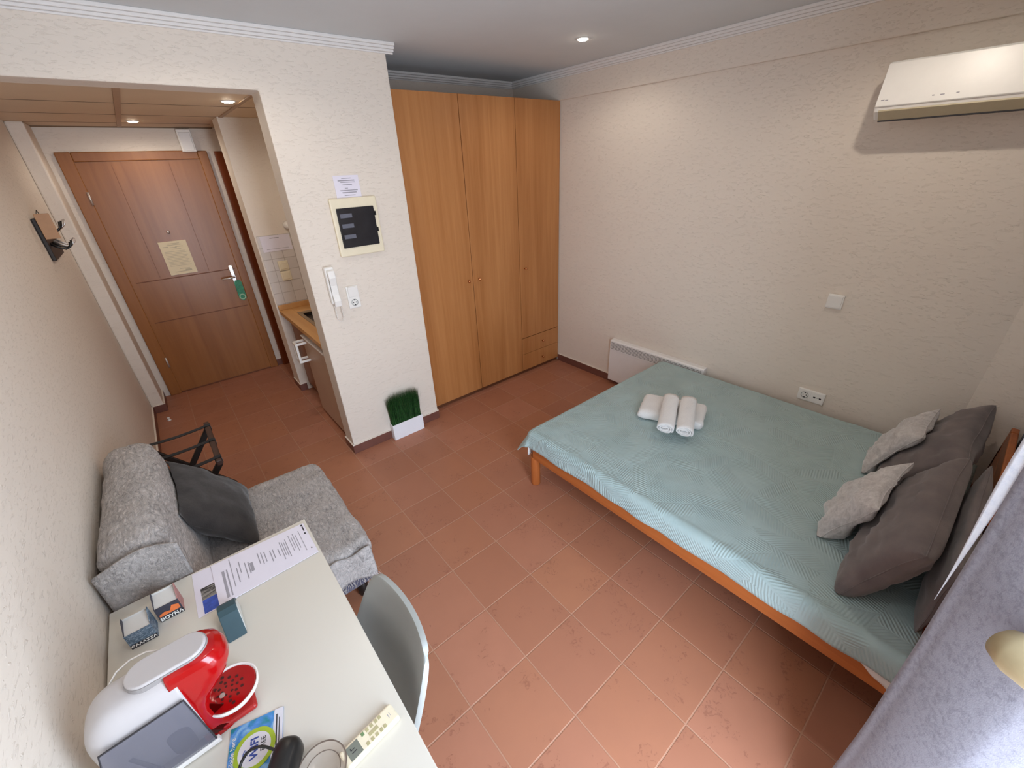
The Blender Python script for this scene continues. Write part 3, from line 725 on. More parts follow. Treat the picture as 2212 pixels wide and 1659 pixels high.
# ------------------------------------------------------------------ bed
MB().box((2.376, -2.66, 2.10), (2.399, -1.98, 2.29)).build('mounting_plate', M['whitemetal'], ac)
bd = thing('bed_frame', 'low pine double bed frame against the right wall', 'bed', (1.55, -1.9, 0))
MB().box((.785, -2.884, .235), (.812, -.995, .328)).build('side_rail', M['pine'], bd, bevel=.004)
MB().box((2.27, -2.884, .235), (2.295, -.995, .328)).build('side_rail', M['pine'], bd, bevel=.004)
MB().box((.835, -.995, .235), (2.25, -.968, .328)).build('foot_rail', M['pine'], bd, bevel=.004)
def leg(x, y): MB().lathe([(.030, 0), (.032, .01), (.032, .215), (.032, .235)], (x, y, 0), 20).build('leg', M['pinez'], bd, smooth=True, bevel=.002)
for x, y in ((.820, -.985), (2.262, -.985)): leg(x, y)
MB().box((.80, -2.913, .10), (2.30, -2.885, .60)).box((.80, -2.913, 0), (.86, -2.885, .695)).box((2.245, -2.913, 0), (2.305, -2.885, .695)).box((.86, -2.913, .60), (2.245, -2.885, .695)).build('headboard', M['pinez'], bd, bevel=.006)
sl = MB()
for i in range(12): sl.box((.812, -2.80 + i * .152, .255), (2.27, -2.72 + i * .152, .275))
sl.build('slat', M['pine'], bd)
mt = thing('mattress', 'white mattress on the pine bed under the sage bedspread', 'mattress', (1.55, -1.9, .28))
MB().rbox((1.541, -1.925, .353), (1.42, 1.84, .144), .04, 10).build('mattress_body', M['mattress'], mt, smooth=True)

def sheet_a(u, v): return (.7795, -2.845 + .11 * u, .372 - .105 * v * (1 - .55 * u) + .004 * math.sin(u * 9))
MB().grid(sheet_a, 10, 8).build('sheet_corner', M['mattress'], mt, smooth=True, solid=.003)
MB().grid(lambda u, v: (.790 + .045 * u, -.947 + .002 * v, .335 - .105 * v), 6, 6).build('sheet_corner', M['mattress'], mt, smooth=True, solid=.003)
QL, QF, QR = .128, .19, .13            # drape lengths: left side, foot, wall side
qx0, qx1, qy1, qy0 = .815, 2.285, -.985, -2.85
def quilt_pt(u, v):
    a = -QL + u * (QL + (qx1 - qx0) + QR); b = -QF + v * (QF + (qy1 - qy0))
    dl_ = max(0, -a); drr = max(0, a - (qx1 - qx0)); df = max(0, -b)
    x = qx0 + min(max(a, 0), qx1 - qx0); y = qy1 - max(b, 0)
    top = .437 + nz((x, y, 1), 5, .004) + nz((x, y, 7), 14, .002)
    ed = min(x - qx0, qx1 - x, qy1 - y) if dl_ + drr + df == 0 else 0
    dd = math.hypot(dl_ + drr, df)
    if dd > 0:
        ox, oy = (-(dl_) + drr) / dd, df / dd
        r = .042
        if dl_ > 0 and df > 0: dd = min(dd, .205)
        if dd < r * PI / 2: out, dn = r * math.sin(dd / r), r * (1 - math.cos(dd / r))
        else:
            e = dd - r * PI / 2
            fold = .012 * math.sin(y * 23 + 1.2 * math.sin(y * 7)) + .010 * math.sin(y * 9.5) if dl_ > 0 else .008 * math.sin(x * 21)
            corner = 1.0 if (dl_ > 0 and df > 0) else 0
            out, dn = r + e * (.16 + fold * 5) + corner * e * .32, r + e * (.985 - corner * .07)
        lim = .06 if drr > 0 else 9
        x += ox * min(out, lim if drr else 9); y += oy * out
        top -= dn
    else:
        top += -.004 * (1 - smoothstep(0, .12, ed))
    if drr > 0: x = min(x, 2.303)
    return (x, y, top)
qo = MB().grid(quilt_pt, 150, 170, uvfn=lambda u, v: (u * 1.8, v * 2.0)).build('bedspread', M['quilt'], None, smooth=True, solid=.006)
tag(qo, 'sage green bedspread quilted with palm leaves covering the bed', 'bedspread')

# ------------------------------------------------------------------ pillows and cushions
def pillow(name, label, cat, center, ex, ey, w, h, t, mat, seed, n=30, crease=.010, pinch=.10, group=None, soft=.42):
    o = thing(name, label, cat, center, group)
    ex = Vector(ex).normalized(); ey = (Vector(ey) - ex * Vector(ey).dot(ex)).normalized(); ez = ex.cross(ey); c = Vector(center)
    def P(u, v, side):
        x = w / 2 * u * (1 - pinch * (1 - v * v) * u * u); y = h / 2 * v * (1 - pinch * (1 - u * u) * v * v)
        th = t / 2 * max(0, (1 - u * u) * (1 - v * v)) ** soft
        q = Vector((u * 2.2, v * 2.2, seed * 3.1 + side))
        wr_ = crease * (noise.noise(q * 1.3) + .6 * noise.noise(q * 2.9) + .35 * abs(noise.noise(q * 5))) * min(1, 3 * max(0, (1 - u * u) * (1 - v * v)))
        z = side * th + wr_ + .012 * noise.noise(Vector((u * 1.2, v * 1.2, seed)))
        return c + ex * x + ey * y + ez * z
    mb = MB()
    s = lambda a: math.sin((a * 2 - 1) * PI / 2)
    top = [[mb.bm.verts.new(P(s(i / n), s(j / n), 1)) for j in range(n + 1)] for i in range(n + 1)]
    bot = [[top[i][j] if i in (0, n) or j in (0, n) else mb.bm.verts.new(P(s(i / n), s(j / n), -1)) for j in range(n + 1)] for i in range(n + 1)]
    for i in range(n):
        for j in range(n):
            mb.bm.faces.new((top[i][j], top[i + 1][j], top[i + 1][j + 1], top[i][j + 1]))
            mb.bm.faces.new((bot[i][j + 1], bot[i + 1][j + 1], bot[i + 1][j], bot[i][j]))
    mb.build('pillow_cover' if 'pillow' in name else 'cushion_cover', mat, o, smooth=True)
    # piped seam all round
    ring = []
    for k in range(4 * n):
        q, r_ = divmod(k, n); i, j = ((r_, 0), (n, r_), (n - r_, n), (0, n - r_))[q]
        ring.append(P(s(i / n), s(j / n), 0))
    MB().tube(ring, .0022, 5, closed=True).build('seam', mat, o, smooth=True)
    return o
BZ = .4505
pc = pillow('pillow', 'charcoal pillow standing flat against the headboard behind the near charcoal pillow', 'pillow', (1.285, -2.836, .615), (1, 0, 0), (0, -.03, 1), .73, .34, .072, M['pillowdark'], 14, crease=.008, soft=.30, pinch=.05)
pa = pillow('pillow', 'large charcoal pillow in the far corner beside the right wall', 'pillow', (1.955, -2.67, .612), (1, -.03, .02), (0, -.55, .83), .66, .42, .18, M['pillowdark'], 3, crease=.018, soft=.33, pinch=.07)
pb = pillow('pillow', 'large charcoal pillow leaning at the near side of the bed, half under the front cushion', 'pillow', (1.235, -2.690, .625), (1, -.02, .03), (0, -.36, .93), .70, .40, .17, M['pillowdark'], 8, crease=.020, soft=.28, pinch=.05)
ca = pillow('cushion', 'small silver grey cushion nearest the wall, behind the other small one', 'cushion', (1.970, -2.545, .590), (1, -.02, .0), (0, -.42, .91), .38, .35, .13, M['velvet'], 5, crease=.020)
cb = pillow('cushion', 'small silver grey cushion in front, crossing both charcoal pillows', 'cushion', (1.340, -2.545, .580), (1, -.06, .04), (0, -.42, .91), .41, .34, .16, M['velvet'], 11, crease=.020)
conform(pc, [], floor_z=BZ, ymin=-2.879)
conform(pb, [], floor_z=BZ, ymin=-2.796)
conform(pa, [pc, pb], gap=.012, floor_z=BZ, ymin=-2.870)
conform(ca, [pa, pb], gap=.010, floor_z=BZ)
conform(cb, [pa, pb, ca], gap=.020, floor_z=BZ)

# ------------------------------------------------------------------ towels
def roll(name, label, a, b, r, flat=.72, turns=2.6, bare=None):
    a, b = Vector(a), Vector(b); d = (b - a).normalized(); u = d.cross(Vector((0, 0, 1))).normalized()
    o = thing(name, label, 'towel', ((a + b) / 2)[:])
    def P(s, t):
        # spiral cross-section, thick cloth
        th = s * turns * 2 * PI; rr = r * (.30 + .70 * s); p = a + (b - a) * t
        wob = 1 + .05 * noise.noise(Vector((s * 6, t * 4, a.x * 9)))
        e = .012 * (noise.noise(Vector((s * 9, 3, a.y * 7)))) * (1 if t > .5 else -1)
        return p + u * math.cos(th) * rr * wob + Vector((0, 0, 1)) * math.sin(th) * rr * flat * wob + d * e * abs(2 * t - 1) ** 4
    MB().grid(P, 110, 14).build('towel_cloth', M['towel'], o, smooth=True, solid=r * .17, bevel=0)
    return o
bt = thing('towel', 'wide folded white bath towel lying across the bedspread under two rolls', 'towel', (1.66, -1.42, .44))
bm_ = MB()
ax = Vector((1.80 - 1.62, -1.26 + 1.60, 0))
def folded(mb, c, L, W, H, ang, seed):
    rm = Matrix.Rotation(ang, 3, 'Z')
    mb.rbox(c, (L, W, H), H * .48, 14, disp=lambda p: nz(p, 22, .005) + nz(p, 60, .002), mat=rm)
folded(bm_, (1.590, -1.485, .476), .40, .27, .064, math.radians(-68), 1)
bm_.build('towel_cloth', M['towel'], bt, smooth=True)
roll('towel', 'rolled white hand towel on the bath towel, nearer the bed foot', (1.615, -1.450, .552), (1.295, -1.607, .530), .049, .62)
roll('towel', 'rolled white hand towel on the bath towel, nearer the pillows', (1.665, -1.545, .552), (1.345, -1.702, .530), .049, .62)

# ------------------------------------------------------------------ curtains
def curtain(name, label, pts, z0, z1, mat, amp=.0, sway=None, step=8):
    pts = [Vector(p) for p in pts]
    def cr_(t):
        n_ = len(pts) - 1; f = t * n_; i = min(int(f), n_ - 1); q = f - i
        p0, p1, p2, p3 = pts[max(i - 1, 0)], pts[i], pts[i + 1], pts[min(i + 2, n_)]
        return .5 * ((2 * p1) + (p2 - p0) * q + (2 * p0 - 5 * p1 + 4 * p2 - p3) * q * q + (3 * p1 - p0 - 3 * p2 + p3) * q ** 3)
    def P(u, v):
        z = z0 + (z1 - z0) * v; p = cr_(u)
        if sway: p = p + sway(u, z)
        return (p.x + .004 * noise.noise(Vector((u * 6, z * 3, 2))), p.y + .004 * noise.noise(Vector((u * 6, z * 3, 9))), z)
    o = MB().grid(P, step * (len(pts) - 1), 60).build(name, mat, None, smooth=True, solid=.0025)
    return tag(o, label, 'curtain')
near = thing('curtain', 'grey speckled curtain in the near right corner beside the window', 'curtain', (.3, -2.86, .02))
def sway(u, z): return Vector((0, -.022 * (1 - smoothstep(.6, 1.5, z)), 0)) * (1 - u)
def curt_mesh(pts, z0, z1):
    pts = [Vector(p) for p in pts]
    def cr_(t):
        n_ = len(pts) - 1; f = t * n_; i = min(int(f), n_ - 1); q = f - i
        p0, p1, p2, p3 = pts[max(i - 1, 0)], pts[i], pts[i + 1], pts[min(i + 2, n_)]
        return .5 * ((2 * p1) + (p2 - p0) * q + (2 * p0 - 5 * p1 + 4 * p2 - p3) * q * q + (3 * p1 - p0 - 3 * p2 + p3) * q ** 3)
    def P(u, v):
        z = z0 + (z1 - z0) * v; p = cr_(u) + sway(u, z).to_2d()
        return (p.x + .004 * noise.noise(Vector((u * 6, z * 3, 2))), p.y + .004 * noise.noise(Vector((u * 6, z * 3, 9))), z)
    return MB().grid(P, 8 * (len(pts) - 1), 70)
curt_mesh([(.50, -2.90), (.43, -2.83), (.37, -2.768), (.335, -2.785), (.285, -2.83), (.235, -2.886), (.217, -2.92), (.205, -2.97), (.191, -3.02), (.178, -3.06), (.174, -3.085)], .02, 2.5).build('curtain_cloth', M['curtain'], near, smooth=True, solid=.0025)
def litedge_pt(u, v):  # tapering white strip painted as the window-lit sliver of the curtain edge
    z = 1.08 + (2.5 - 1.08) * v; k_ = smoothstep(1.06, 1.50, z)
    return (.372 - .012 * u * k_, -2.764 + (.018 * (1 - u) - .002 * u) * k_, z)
MB().grid(litedge_pt, 4, 30).build('lit_edge_strip', M['litedge'], near, smooth=True, solid=.002)
curtain('curtain', 'grey curtain hanging in the far corner behind the headboard', [(2.322, -2.945), (2.30, -2.930), (2.27, -2.950), (2.22, -2.935), (2.12, -2.952), (2.0, -2.935), (1.88, -2.952), (1.76, -2.935)], .03, 2.5, M['curtain'])
tb = MB()
tb.tube([(.236, -2.838, 1.185), (.226, -2.845, 1.187), (.212, -2.860, 1.19), (.196, -2.89, 1.192), (.165, -2.94, 1.195), (.13, -3.0, 1.20)], .04, 20, rs=[.010, .032, .040, .040, .040, .03])
tbo = tb.build('tieback', M['tanwood'], near, smooth=True); tbo['label'] = 'tan tieback band'

# ------------------------------------------------------------------ sofa with its plush cover
sf = thing('sofa', 'small armless sofa bed covered in grey plush against the left wall', 'sofa', (-.75, -.7, 0))
pd = lambda p: nz(p, 7, .010) + nz(p, 25, .006) + nz(p, 70, .003)
MB().rbox((-.665, -.715, .245), (.64, .80, .16), .05, 10).build('base', M['sofabase'], sf, smooth=True)
MB().rbox((-.675, -.705, .375), (.67, .845, .13), .062, 26, disp=pd).build('seat_cover', M['plush'], sf, smooth=True)
MB().rbox((-1.045, -.690, .62), (.195, .81, .60), .085, 26, disp=pd, mat=Matrix.Rotation(math.radians(-5), 3, 'Y')).build('back_cover', M['plush'], sf, smooth=True)
# loose corner of the cover hanging over the near side
def fold1(u, v):
    x = -.36 - .30 * u; y = -1.130 - .008 * math.sin(u * 11) - .012 * v; z = .42 - .17 * v * (1 - .25 * u) + .01 * math.sin(u * 14 + v * 3)
    return (x + .02 * v * math.sin(u * 9), y, z)
ff = MB().grid(fold1, 30, 12).build('cover_fold', M['plush'], sf, smooth=True, solid=.006)
fg = MB()
for i in range(90):
    u = i / 89; p = Vector(fold1(u, 1)); q = p + Vector((random.uniform(-.012, .012), random.uniform(-.015, .0), -random.uniform(.02, .045)))
    fg.tube([p, (p + q) / 2 + Vector((random.uniform(-.005, .005), -.003, 0)), q], .0013, 4)
stuff(fg.build('fringe', M['plush'], ff))
def fold2(u, v):
    x = -1.165 + .22 * u; y = -1.112 - .006 * math.sin(u * 7 + 2 * v) - .006 * v * v; z = .87 + .03 * math.sin(u * PI) - v * .42
    return (x, y, z)
MB().grid(fold2, 20, 20).build('cover_fold', M['plush'], sf, smooth=True, solid=.008)
for x, y in ((-.42, -1.0), (-.42, -.42), (-.92, -1.0), (-.92, -.42)):
    MB().lathe([(.022, 0), (.028, .02), (.030, .17)], (x, y, 0), 16).build('leg', M['blackplastic'], sf, smooth=True)
cs = pillow('cushion', 'dark charcoal cushion leaning on the sofa back', 'cushion', (-.86, -.555, .600), (-.06, -1, -.04), (-.62, .02, .78), .47, .41, .16, M['charcoal'], 21, crease=.010)
conform(cs, [sf], gap=.006)

# ------------------------------------------------------------------ luggage rack
lr = thing('luggage_rack', 'folding dark wooden luggage rack with black straps behind the sofa', 'luggage rack', (-.97, .25, 0))
xa, xb, yf, yn, zr = -.79, -1.145, .52, -.045, .50
MB().bar((xa, yn, zr), (xa, yf, zr), .030, .036).build('top_rail', M['brownpad'], lr, bevel=.006)
MB().bar((xb, yn, zr), (xb, yf, zr), .030, .036).build('top_rail', M['blackwood'], lr, bevel=.006)
for y, dy in ((yf - .03, -.05), (yn + .03, .05)):
    MB().bar((xa, y, zr - .016), (-1.15, y + dy * 1.0, .012), .034, .020, up=(0, 1, 0)).build('leg', M['blackwood'], lr, bevel=.003)
    y2 = y + (.024 if dy < 0 else -.024)
    MB().bar((xb, y2 - (.0 if dy < 0 else 0), zr - .016), (-.775, y2 + dy, .012), .034, .020, up=(0, 1, 0)).build('leg', M['blackwood'], lr, bevel=.003)
    MB().lathe([(.007, -.018), (.009, .0), (.007, .018)], (-.966, y + dy * .5 + .01, .25), 12, 'y').build('bolt', M['chrome'], lr, smooth=True)
MB().bar((-1.13, .43, .06), (-1.13, .05, .06), .02, .025).build('stretcher', M['blackwood'], lr)
MB().bar((-.80, .43, .06), (-.80, .05, .06), .02, .025).build('stretcher', M['blackwood'], lr)
for y in (.455, .235, .0):
    m_ = MB()
    def st(u, v, y=y): return (xa + .019 + (xb - xa - .038) * u, y - .016 + .032 * v, zr + .0195 - .012 * math.sin(u * PI))
    m_.grid(st, 12, 1); m_.build('strap', M['strap'], lr, solid=.003)
    MB().box((xa - .018, y - .018, zr - .021), (xa + .018, y + .018, zr + .0215)).build('strap_loop', M['strap'], lr, bevel=.003)

# ------------------------------------------------------------------ desk and chair
DZ = .735
dk = thing('desk', 'white laminate desk along the left wall in the foreground', 'desk', (-.87, -1.73, 0))
MB().box((-1.172, -2.335, DZ - .032), (-.571, -1.135, DZ)).build('desk_top', M['desk'], dk, bevel=.002)
for x, y in ((-1.14, -1.21), (-.605, -1.21), (-1.14, -2.30), (-.605, -2.30)):
    MB().cbox((x, y, (DZ - .032) / 2), (.05, .05, DZ - .032)).build('leg', M['desk'], dk, bevel=.003)
MB().box((-1.15, -2.28, DZ - .11), (-1.13, -1.19, DZ - .032)).build('apron', M['desk'], dk)

ch = thing('chair', 'grey moulded plastic chair tucked under the desk', 'chair', (-.7, -1.80, 0))
cy = -1.79
def shell(u, v):
    # u across the shell, v from the seat front over the bend up the back
    s = 2 * u - 1
    if v < .5:
        q = v / .5; x = -1.00 + .44 * q; z = .452 - .018 * math.sin(q * PI * .8) + .012 * q; half = .205 + .01 * math.sin(q * PI)
        x2 = x; z2 = z + .05 * abs(s) ** 2.6 * (.35 + .65 * q)
        return (x2, cy + half * s, z2)
    q = (v - .5) / .5
    a = q * q * (3 - 2 * q)
    x = -.56 + .030 * math.sin(min(1, q / .35) * PI / 2) + .085 * q; z = .464 + .345 * q ** 1.15 - .0 * s
    half = .213 - .036 * q ** 2.2
    lift = -.030 * abs(s) ** 9 * q ** 5
    wrap = .075 * abs(s) ** 2.0 * (1 - .62 * q)
    return (x - wrap, cy + half * s * (1 - .05 * q ** 10 * abs(s) ** 6), z + .05 * abs(s) ** 2.6 * (1 - q) + lift)
MB().grid(shell, 40, 60).build('seat_shell', M['greyplastic'], ch, smooth=True, solid=.016, bevel=.006)
for sx, sy in ((-1, -1), (-1, 1), (1, -1), (1, 1)):
    MB().tube([(-.76 + sx * .10, cy + sy * .10, .425), (-.76 + sx * .20, cy + sy * .20, .0)], .014, 12, rs=[.017, .012]).build('leg', M['counter'], ch, smooth=True)
MB().bar((-.86, cy - .1, .41), (-.66, cy + .1, .41), .02, .02).bar((-.86, cy + .1, .41), (-.66, cy - .1, .41), .02, .02).build('under_frame', M['blackplastic'], ch)

# ------------------------------------------------------------------ things on the desk
# long printed sheet over a leaflet
lf = thing('leaflet', 'photo leaflet with blue picture poking out under the printed sheet', 'leaflet', (-.9, -1.25, DZ))
Q = [(-.950, -1.142), (-.952, -1.352), (-.845, -1.352), (-.845, -1.150)]
mm = MB(); mm.prism([(x, y) for x, y in Q], 'z', DZ + .0003, DZ + .0012).build('leaflet_sheet', M['paper'], lf)
zt = DZ + .0016
MB().poly([(-.934, -1.232, zt), (-.934, -1.288, zt), (-.86, -1.288, zt), (-.86, -1.232, zt)]).build('sunset_photo', M['photodark'], lf)
MB().poly([(-.934, -1.2885, zt), (-.934, -1.348, zt), (-.86, -1.348, zt), (-.86, -1.2885, zt)]).build('sea_photo', M['photoblue'], lf)
MB().poly([(-.893, -1.29, zt + .0002), (-.889, -1.345, zt + .0002), (-.86, -1.345, zt + .0002), (-.86, -1.29, zt + .0002)]).build('beach_photo', M['photobeige'], lf)
MB().poly([(-.896, -1.150, zt), (-.878, -1.175, zt), (-.874, -1.222, zt), (-.86, -1.222, zt), (-.86, -1.150, zt)]).build('roof_photo', M['photogrey'], lf)
sh = thing('printed_sheet', 'long white printed information sheet at the far end of the desk', 'paper', (-.74, -1.25, DZ))
MB().prism([(-.893, -1.148), (-.893, -1.353), (-.580, -1.344), (-.582, -1.160)], 'z', DZ + .0022, DZ + .0042).build('sheet', M['paper'], sh)
# print runs across the sheet: text reads along -y
o_ = (-.736, -1.25, DZ + .0042); ex_, ey_ = (0, -1, 0), (1, 0, 0)
rows = [(-.045, .085, -.128, .008), (-.045, .085, -.1165, .004), (-.09, .055, -.103, .0025), (-.03, .045, -.088, .003), (-.055, .005, -.078, .003), (-.035, .05, -.062, .003), (-.03, .03, -.052, .0035), (-.02, .025, -.044, .010),
        (-.05, .01, -.018, .003), (-.045, .02, -.008, .003), (-.04, .015, .002, .003), (-.03, .03, .02, .003), (-.03, .02, .029, .003), (-.02, .02, .045, .003)]
rows += [(-.05 + .006 * (i % 3), .05 - .009 * ((i * 2) % 3), .056 + .0065 * i, .0026) for i in range(4)] + [(-.06 + .014 * (i % 2), .045 - .012 * ((i + 1) % 3), .090 + .0075 * i, .0024) for i in range(4)] + [(-.06, .06, .126, .0022)]
lines('print', rows, M['ink'], sh, o_, ex_, ey_, .0004)
for r_ in ((-.085, -.075, .145, .006), (-.072, -.045, .1455, .004), (-.035, -.025, .1445, .005), (.055, .062, .143, .004)): lines('heading_print', [r_], M['inkdark'], sh, o_, ex_, ey_, .0004)

def carton(label, x0, x1, yf, d, zf, zb, face, word, art, right, size):
    """open-topped display carton: low decorated front, higher back"""
    o = thing('tea_carton', label, 'carton', ((x0 + x1) / 2, yf + d / 2, DZ)); z = DZ + .0005
    t = .0018
    MB().box((x0, yf, z), (x1, yf + t, zf)).build('front_panel', face, o)
    MB().box((x0, yf + d - t, z), (x1, yf + d, zb - .004)).build('back_panel', M['boxin'], o)
    MB().prism([(yf + t, z), (yf + d - t, z), (yf + d - t, zb + .002), (yf + d - .014, zb + .002), (yf + t, zf)], 'x', x0, x0 + t).build('side_panel', M['boxdark'], o)
    MB().prism([(yf + t, z), (yf + d - t, z), (yf + d - t, zb + .002), (yf + d - .014, zb + .002), (yf + t, zf)], 'x', x1 - t, x1).build('side_panel', right, o)
    MB().box((x0 + t, yf + t, z), (x1 - t, yf + d - t, z + .002)).build('bottom_panel', M['boxin'], o)
    MB().prism([(yf + t, zf - .004), (yf + d - t, zb - .012), (yf + d - t, zb - .010), (yf + t, zf - .002)], 'x', x0 + t, x1 - t).build('inner_flap', M['boxin'], o)
    MB().box((x0, yf - .0006, z), (x1, yf, z + .016)).build('title_band', M['inkdark'], o)
    text('lettering', word, size, M['lettering'], o, ((x0 + x1) / 2, yf - .0008, z + .0085), (1, 0, 0), (0, 0, 1), .0003, bold=.0005)
    if art:
        MB().poly([(x0 + .004, yf - .0006, z + .020), (x1 - .004, yf - .0006, z + .022), (x1 - .004, yf - .0006, z + .040), (x1 - .020, yf - .0006, z + .047), (x0 + .032, yf - .0006, z + .030), (x0 + .018, yf - .0006, z + .034), (x0 + .004, yf - .0006, z + .028)]).build('mountain_print', M['orange'], o)
    return o
carton('blue sea print carton lettered ΘΑΛΑΣΣΑ by the left wall', -1.115, -1.052, -1.334, .058, .793, .812, M['boxsea'], 'ΘΑΛΑΣΣΑ', False, M['boxsea'], .0125)
carton('dark carton with orange mountains lettered ΒΟΥΝΑ', -1.043, -.982, -1.287, .058, .793, .812, M['boxdark'], 'ΒΟΥΝΑ', True, M['boxrose'], .0165)

# small teal wedge with a pale end face
ck = thing('wedge_block', 'small dark teal wedge block with a pale round end, on the desk', 'block', (-.862, -1.45, DZ))
prof = [(-1.508, DZ + .0005), (-1.458, DZ + .060), (-1.440, DZ + .068), (-1.418, DZ + .066), (-1.398, DZ + .052), (-1.386, DZ + .030), (-1.382, DZ + .0005)]
MB().prism(prof, 'x', -.892, -.843).build('block', M['teal'], ck, bevel=.0015)
pr2 = [(-1.445 + (y + 1.445) * .82, DZ + .031 + (z - DZ - .031) * .82) for y, z in prof]
MB().prism(pr2, 'x', -.8435, -.8415).build('end_face', M['palegrey'], ck)

# capsule coffee machine
cm = thing('coffee_machine', 'white and red capsule coffee machine on the desk', 'coffee machine', (-1.0, -1.70, DZ))
def yz(x, w): return w
B0, B1 = -1.135, -.957
# body: rounded hull, section by section along x
def hull(u, v):
    x = B0 + (B1 - B0) * u; a = v * 2 * PI
    endr = math.sqrt(max(0, 1 - max(0, (.42 - u) / .42) ** 2.4)) if u < .42 else 1.0
    hw = .066 * (.35 + .65 * endr); zt_ = DZ + .030 + (.262 - .030) * (.55 + .45 * endr) - .012 * (1 - u); zb_ = DZ + .004
    n_ = 3.6; ca, sa = math.cos(a), math.sin(a)
    y = math.copysign(abs(ca) ** (2 / n_), ca) * hw; zz = math.copysign(abs(sa) ** (2 / n_), sa)
    zc, hh = (zt_ + zb_) / 2, (zt_ - zb_) / 2
    yy = -1.70 + y * .94
    return (x, yy, zc + zz * hh)
m_ = MB(); m_.grid(hull, 26, 48)
bmesh.ops.remove_doubles(m_.bm, verts=m_.bm.verts[:], dist=.0004)
for e_ in (True,):
    bmesh.ops.holes_fill(m_.bm, edges=[e for e in m_.bm.edges if e.is_boundary], sides=0)
m_.build('body', M['machine'], cm, smooth=True)
# smoked water tank let into the near side
tk = MB().prism([(-1.122, DZ + .012), (-.952, DZ + .020), (-.958, DZ + .200), (-1.105, DZ + .190), (-1.122, DZ + .12)], 'y', -1.7725, -1.7645).build('water_tank', M['tank'], cm, bevel=.003)
MB().prism([(-1.06, DZ + .03), (-1.05, DZ + .03), (-1.075, DZ + .12), (-1.083, DZ + .12)], 'y', -1.7642, -1.7622).rbox((-1.00, -1.7632, DZ + .075), (.045, .0022, .085), .02, 8).build('tank_dark_shapes', M['tankdark'], cm)  # dark shapes between the tank wall and the body
MB().tube([(-1.122, -1.769, DZ + .014), (-1.122, -1.769, DZ + .12), (-1.105, -1.769, DZ + .190), (-.958, -1.769, DZ + .200), (-.952, -1.769, DZ + .020)], .0022, 6).build('tank_gasket', M['inkdark'], cm)
MB().prism([(-1.125, DZ + .002), (-.944, DZ + .006), (-.946, DZ + .020), (-1.125, DZ + .014)], 'y', -1.775, -1.762).build('foot_strip', M['whitemetal'], cm, bevel=.002)
# top lid, a long rounded tongue
def tongue(cx0, cx1, cy_, r, n=14):
    L = [(cx0 - r * math.sin(PI * i / n), cy_ + r * math.cos(PI * i / n)) for i in range(n + 1)]
    R = [(cx1 + r * math.sin(PI * i / n), cy_ - r * math.cos(PI * i / n)) for i in range(n + 1)]
    return L + R
MB().prism(tongue(-1.00, -.922, -1.70, .0365), 'z', DZ + .246, DZ + .272).build('lid', M['machine'], cm, bevel=.004, seg=3)
MB().prism(tongue(-1.00, -.922, -1.70, .0385), 'z', DZ + .244, DZ + .2655).build('lid_gap', plain('lid_gap_grey', rgb(150, 146, 146), 0.5), cm)
# red head: plan slices stacked up, the nose leaning out over the cup stand
sl_ = [(.002, -.890, .056), (.014, -.900, .056), (.030, -.918, .055), (.060, -.930, .054), (.095, -.930, .054), (.120, -.922, .054), (.142, -.905, .055), (.162, -.885, .056), (.182, -.868, .056), (.205, -.858, .056), (.225, -.857, .055), (.243, -.862, .053), (.255, -.872, .048), (.261, -.886, .042), (.263, -.91, .030)]
def red(u, v):
    f = u * (len(sl_) - 1); i = min(int(f), len(sl_) - 2); q = f - i
    z, xf_, hw_ = [a_ + (b_ - a_) * q for a_, b_ in zip(sl_[i], sl_[i + 1])]
    xb_ = -.972; dp = min(.060, (xf_ - xb_) * .9)
    if v < .2: return (xb_ + (xf_ - dp - xb_) * v / .2, -1.70 - hw_, DZ + z)
    if v > .8: return (xf_ - dp + (xb_ - xf_ + dp) * (v - .8) / .2, -1.70 + hw_, DZ + z)
    a_ = (v - .2) / .6 * PI - PI / 2
    return (xf_ - dp + dp * math.copysign(abs(math.cos(a_)) ** .8, math.cos(a_)), -1.70 + hw_ * math.copysign(abs(math.sin(a_)) ** .8, math.sin(a_)), DZ + z)
m_ = MB(); m_.grid(red, 56, 60)
bmesh.ops.holes_fill(m_.bm, edges=[e for e in m_.bm.edges if e.is_boundary], sides=0)
m_.build('red_head', M['red'], cm, smooth=True)
MB().box((-.958, -1.752, DZ), (-.86, -1.648, DZ + .016)).build('red_base', M['redbase'], cm, bevel=.008, seg=3)
# cup stand
tr = MB().lathe([(.020, .034), (.052, .040), (.062, .054), (.064, .066), (.060, .066), (.057, .058), (.001, .056)], (-.898, -1.70, DZ), 40).build('cup_stand', M['white'], cm, smooth=True)
MB().lathe([(.001, .0585), (.0565, .0585), (.0585, .0610), (.0565, .0635), (.001, .0635)], (-.898, -1.70, DZ), 40).build('drip_grid', M['red'], tr, smooth=False, bevel=.001)
hl = MB()
for ring, cnt in ((.012, 5), (.022, 8), (.033, 11), (.043, 6)):
    for i in range(cnt):
        a = 2 * PI * i / cnt + ring * 40
        if ring > .035 and math.cos(a) > .2: continue
        hl.lathe([(.0026 + ring * .045, 0), (.0026 + ring * .045, .0006)], (-.904 + ring * math.cos(a), -1.70 + ring * math.sin(a), DZ + .0633), 10)
hl.build('grid_holes', plain('grid_hole_dark', rgb(70, 12, 10), 0.5), tr)
MB().lathe([(.0065, 0), (.0065, .0012)], (-.917, -1.706, DZ + .0633), 16).build('metal_button', M['chrome'], tr)
MB().lathe([(.028, .0), (.034, .022), (.026, .040)], (-.898, -1.70, DZ), 24).build('stand_stem', M['redbase'], cm, smooth=True)
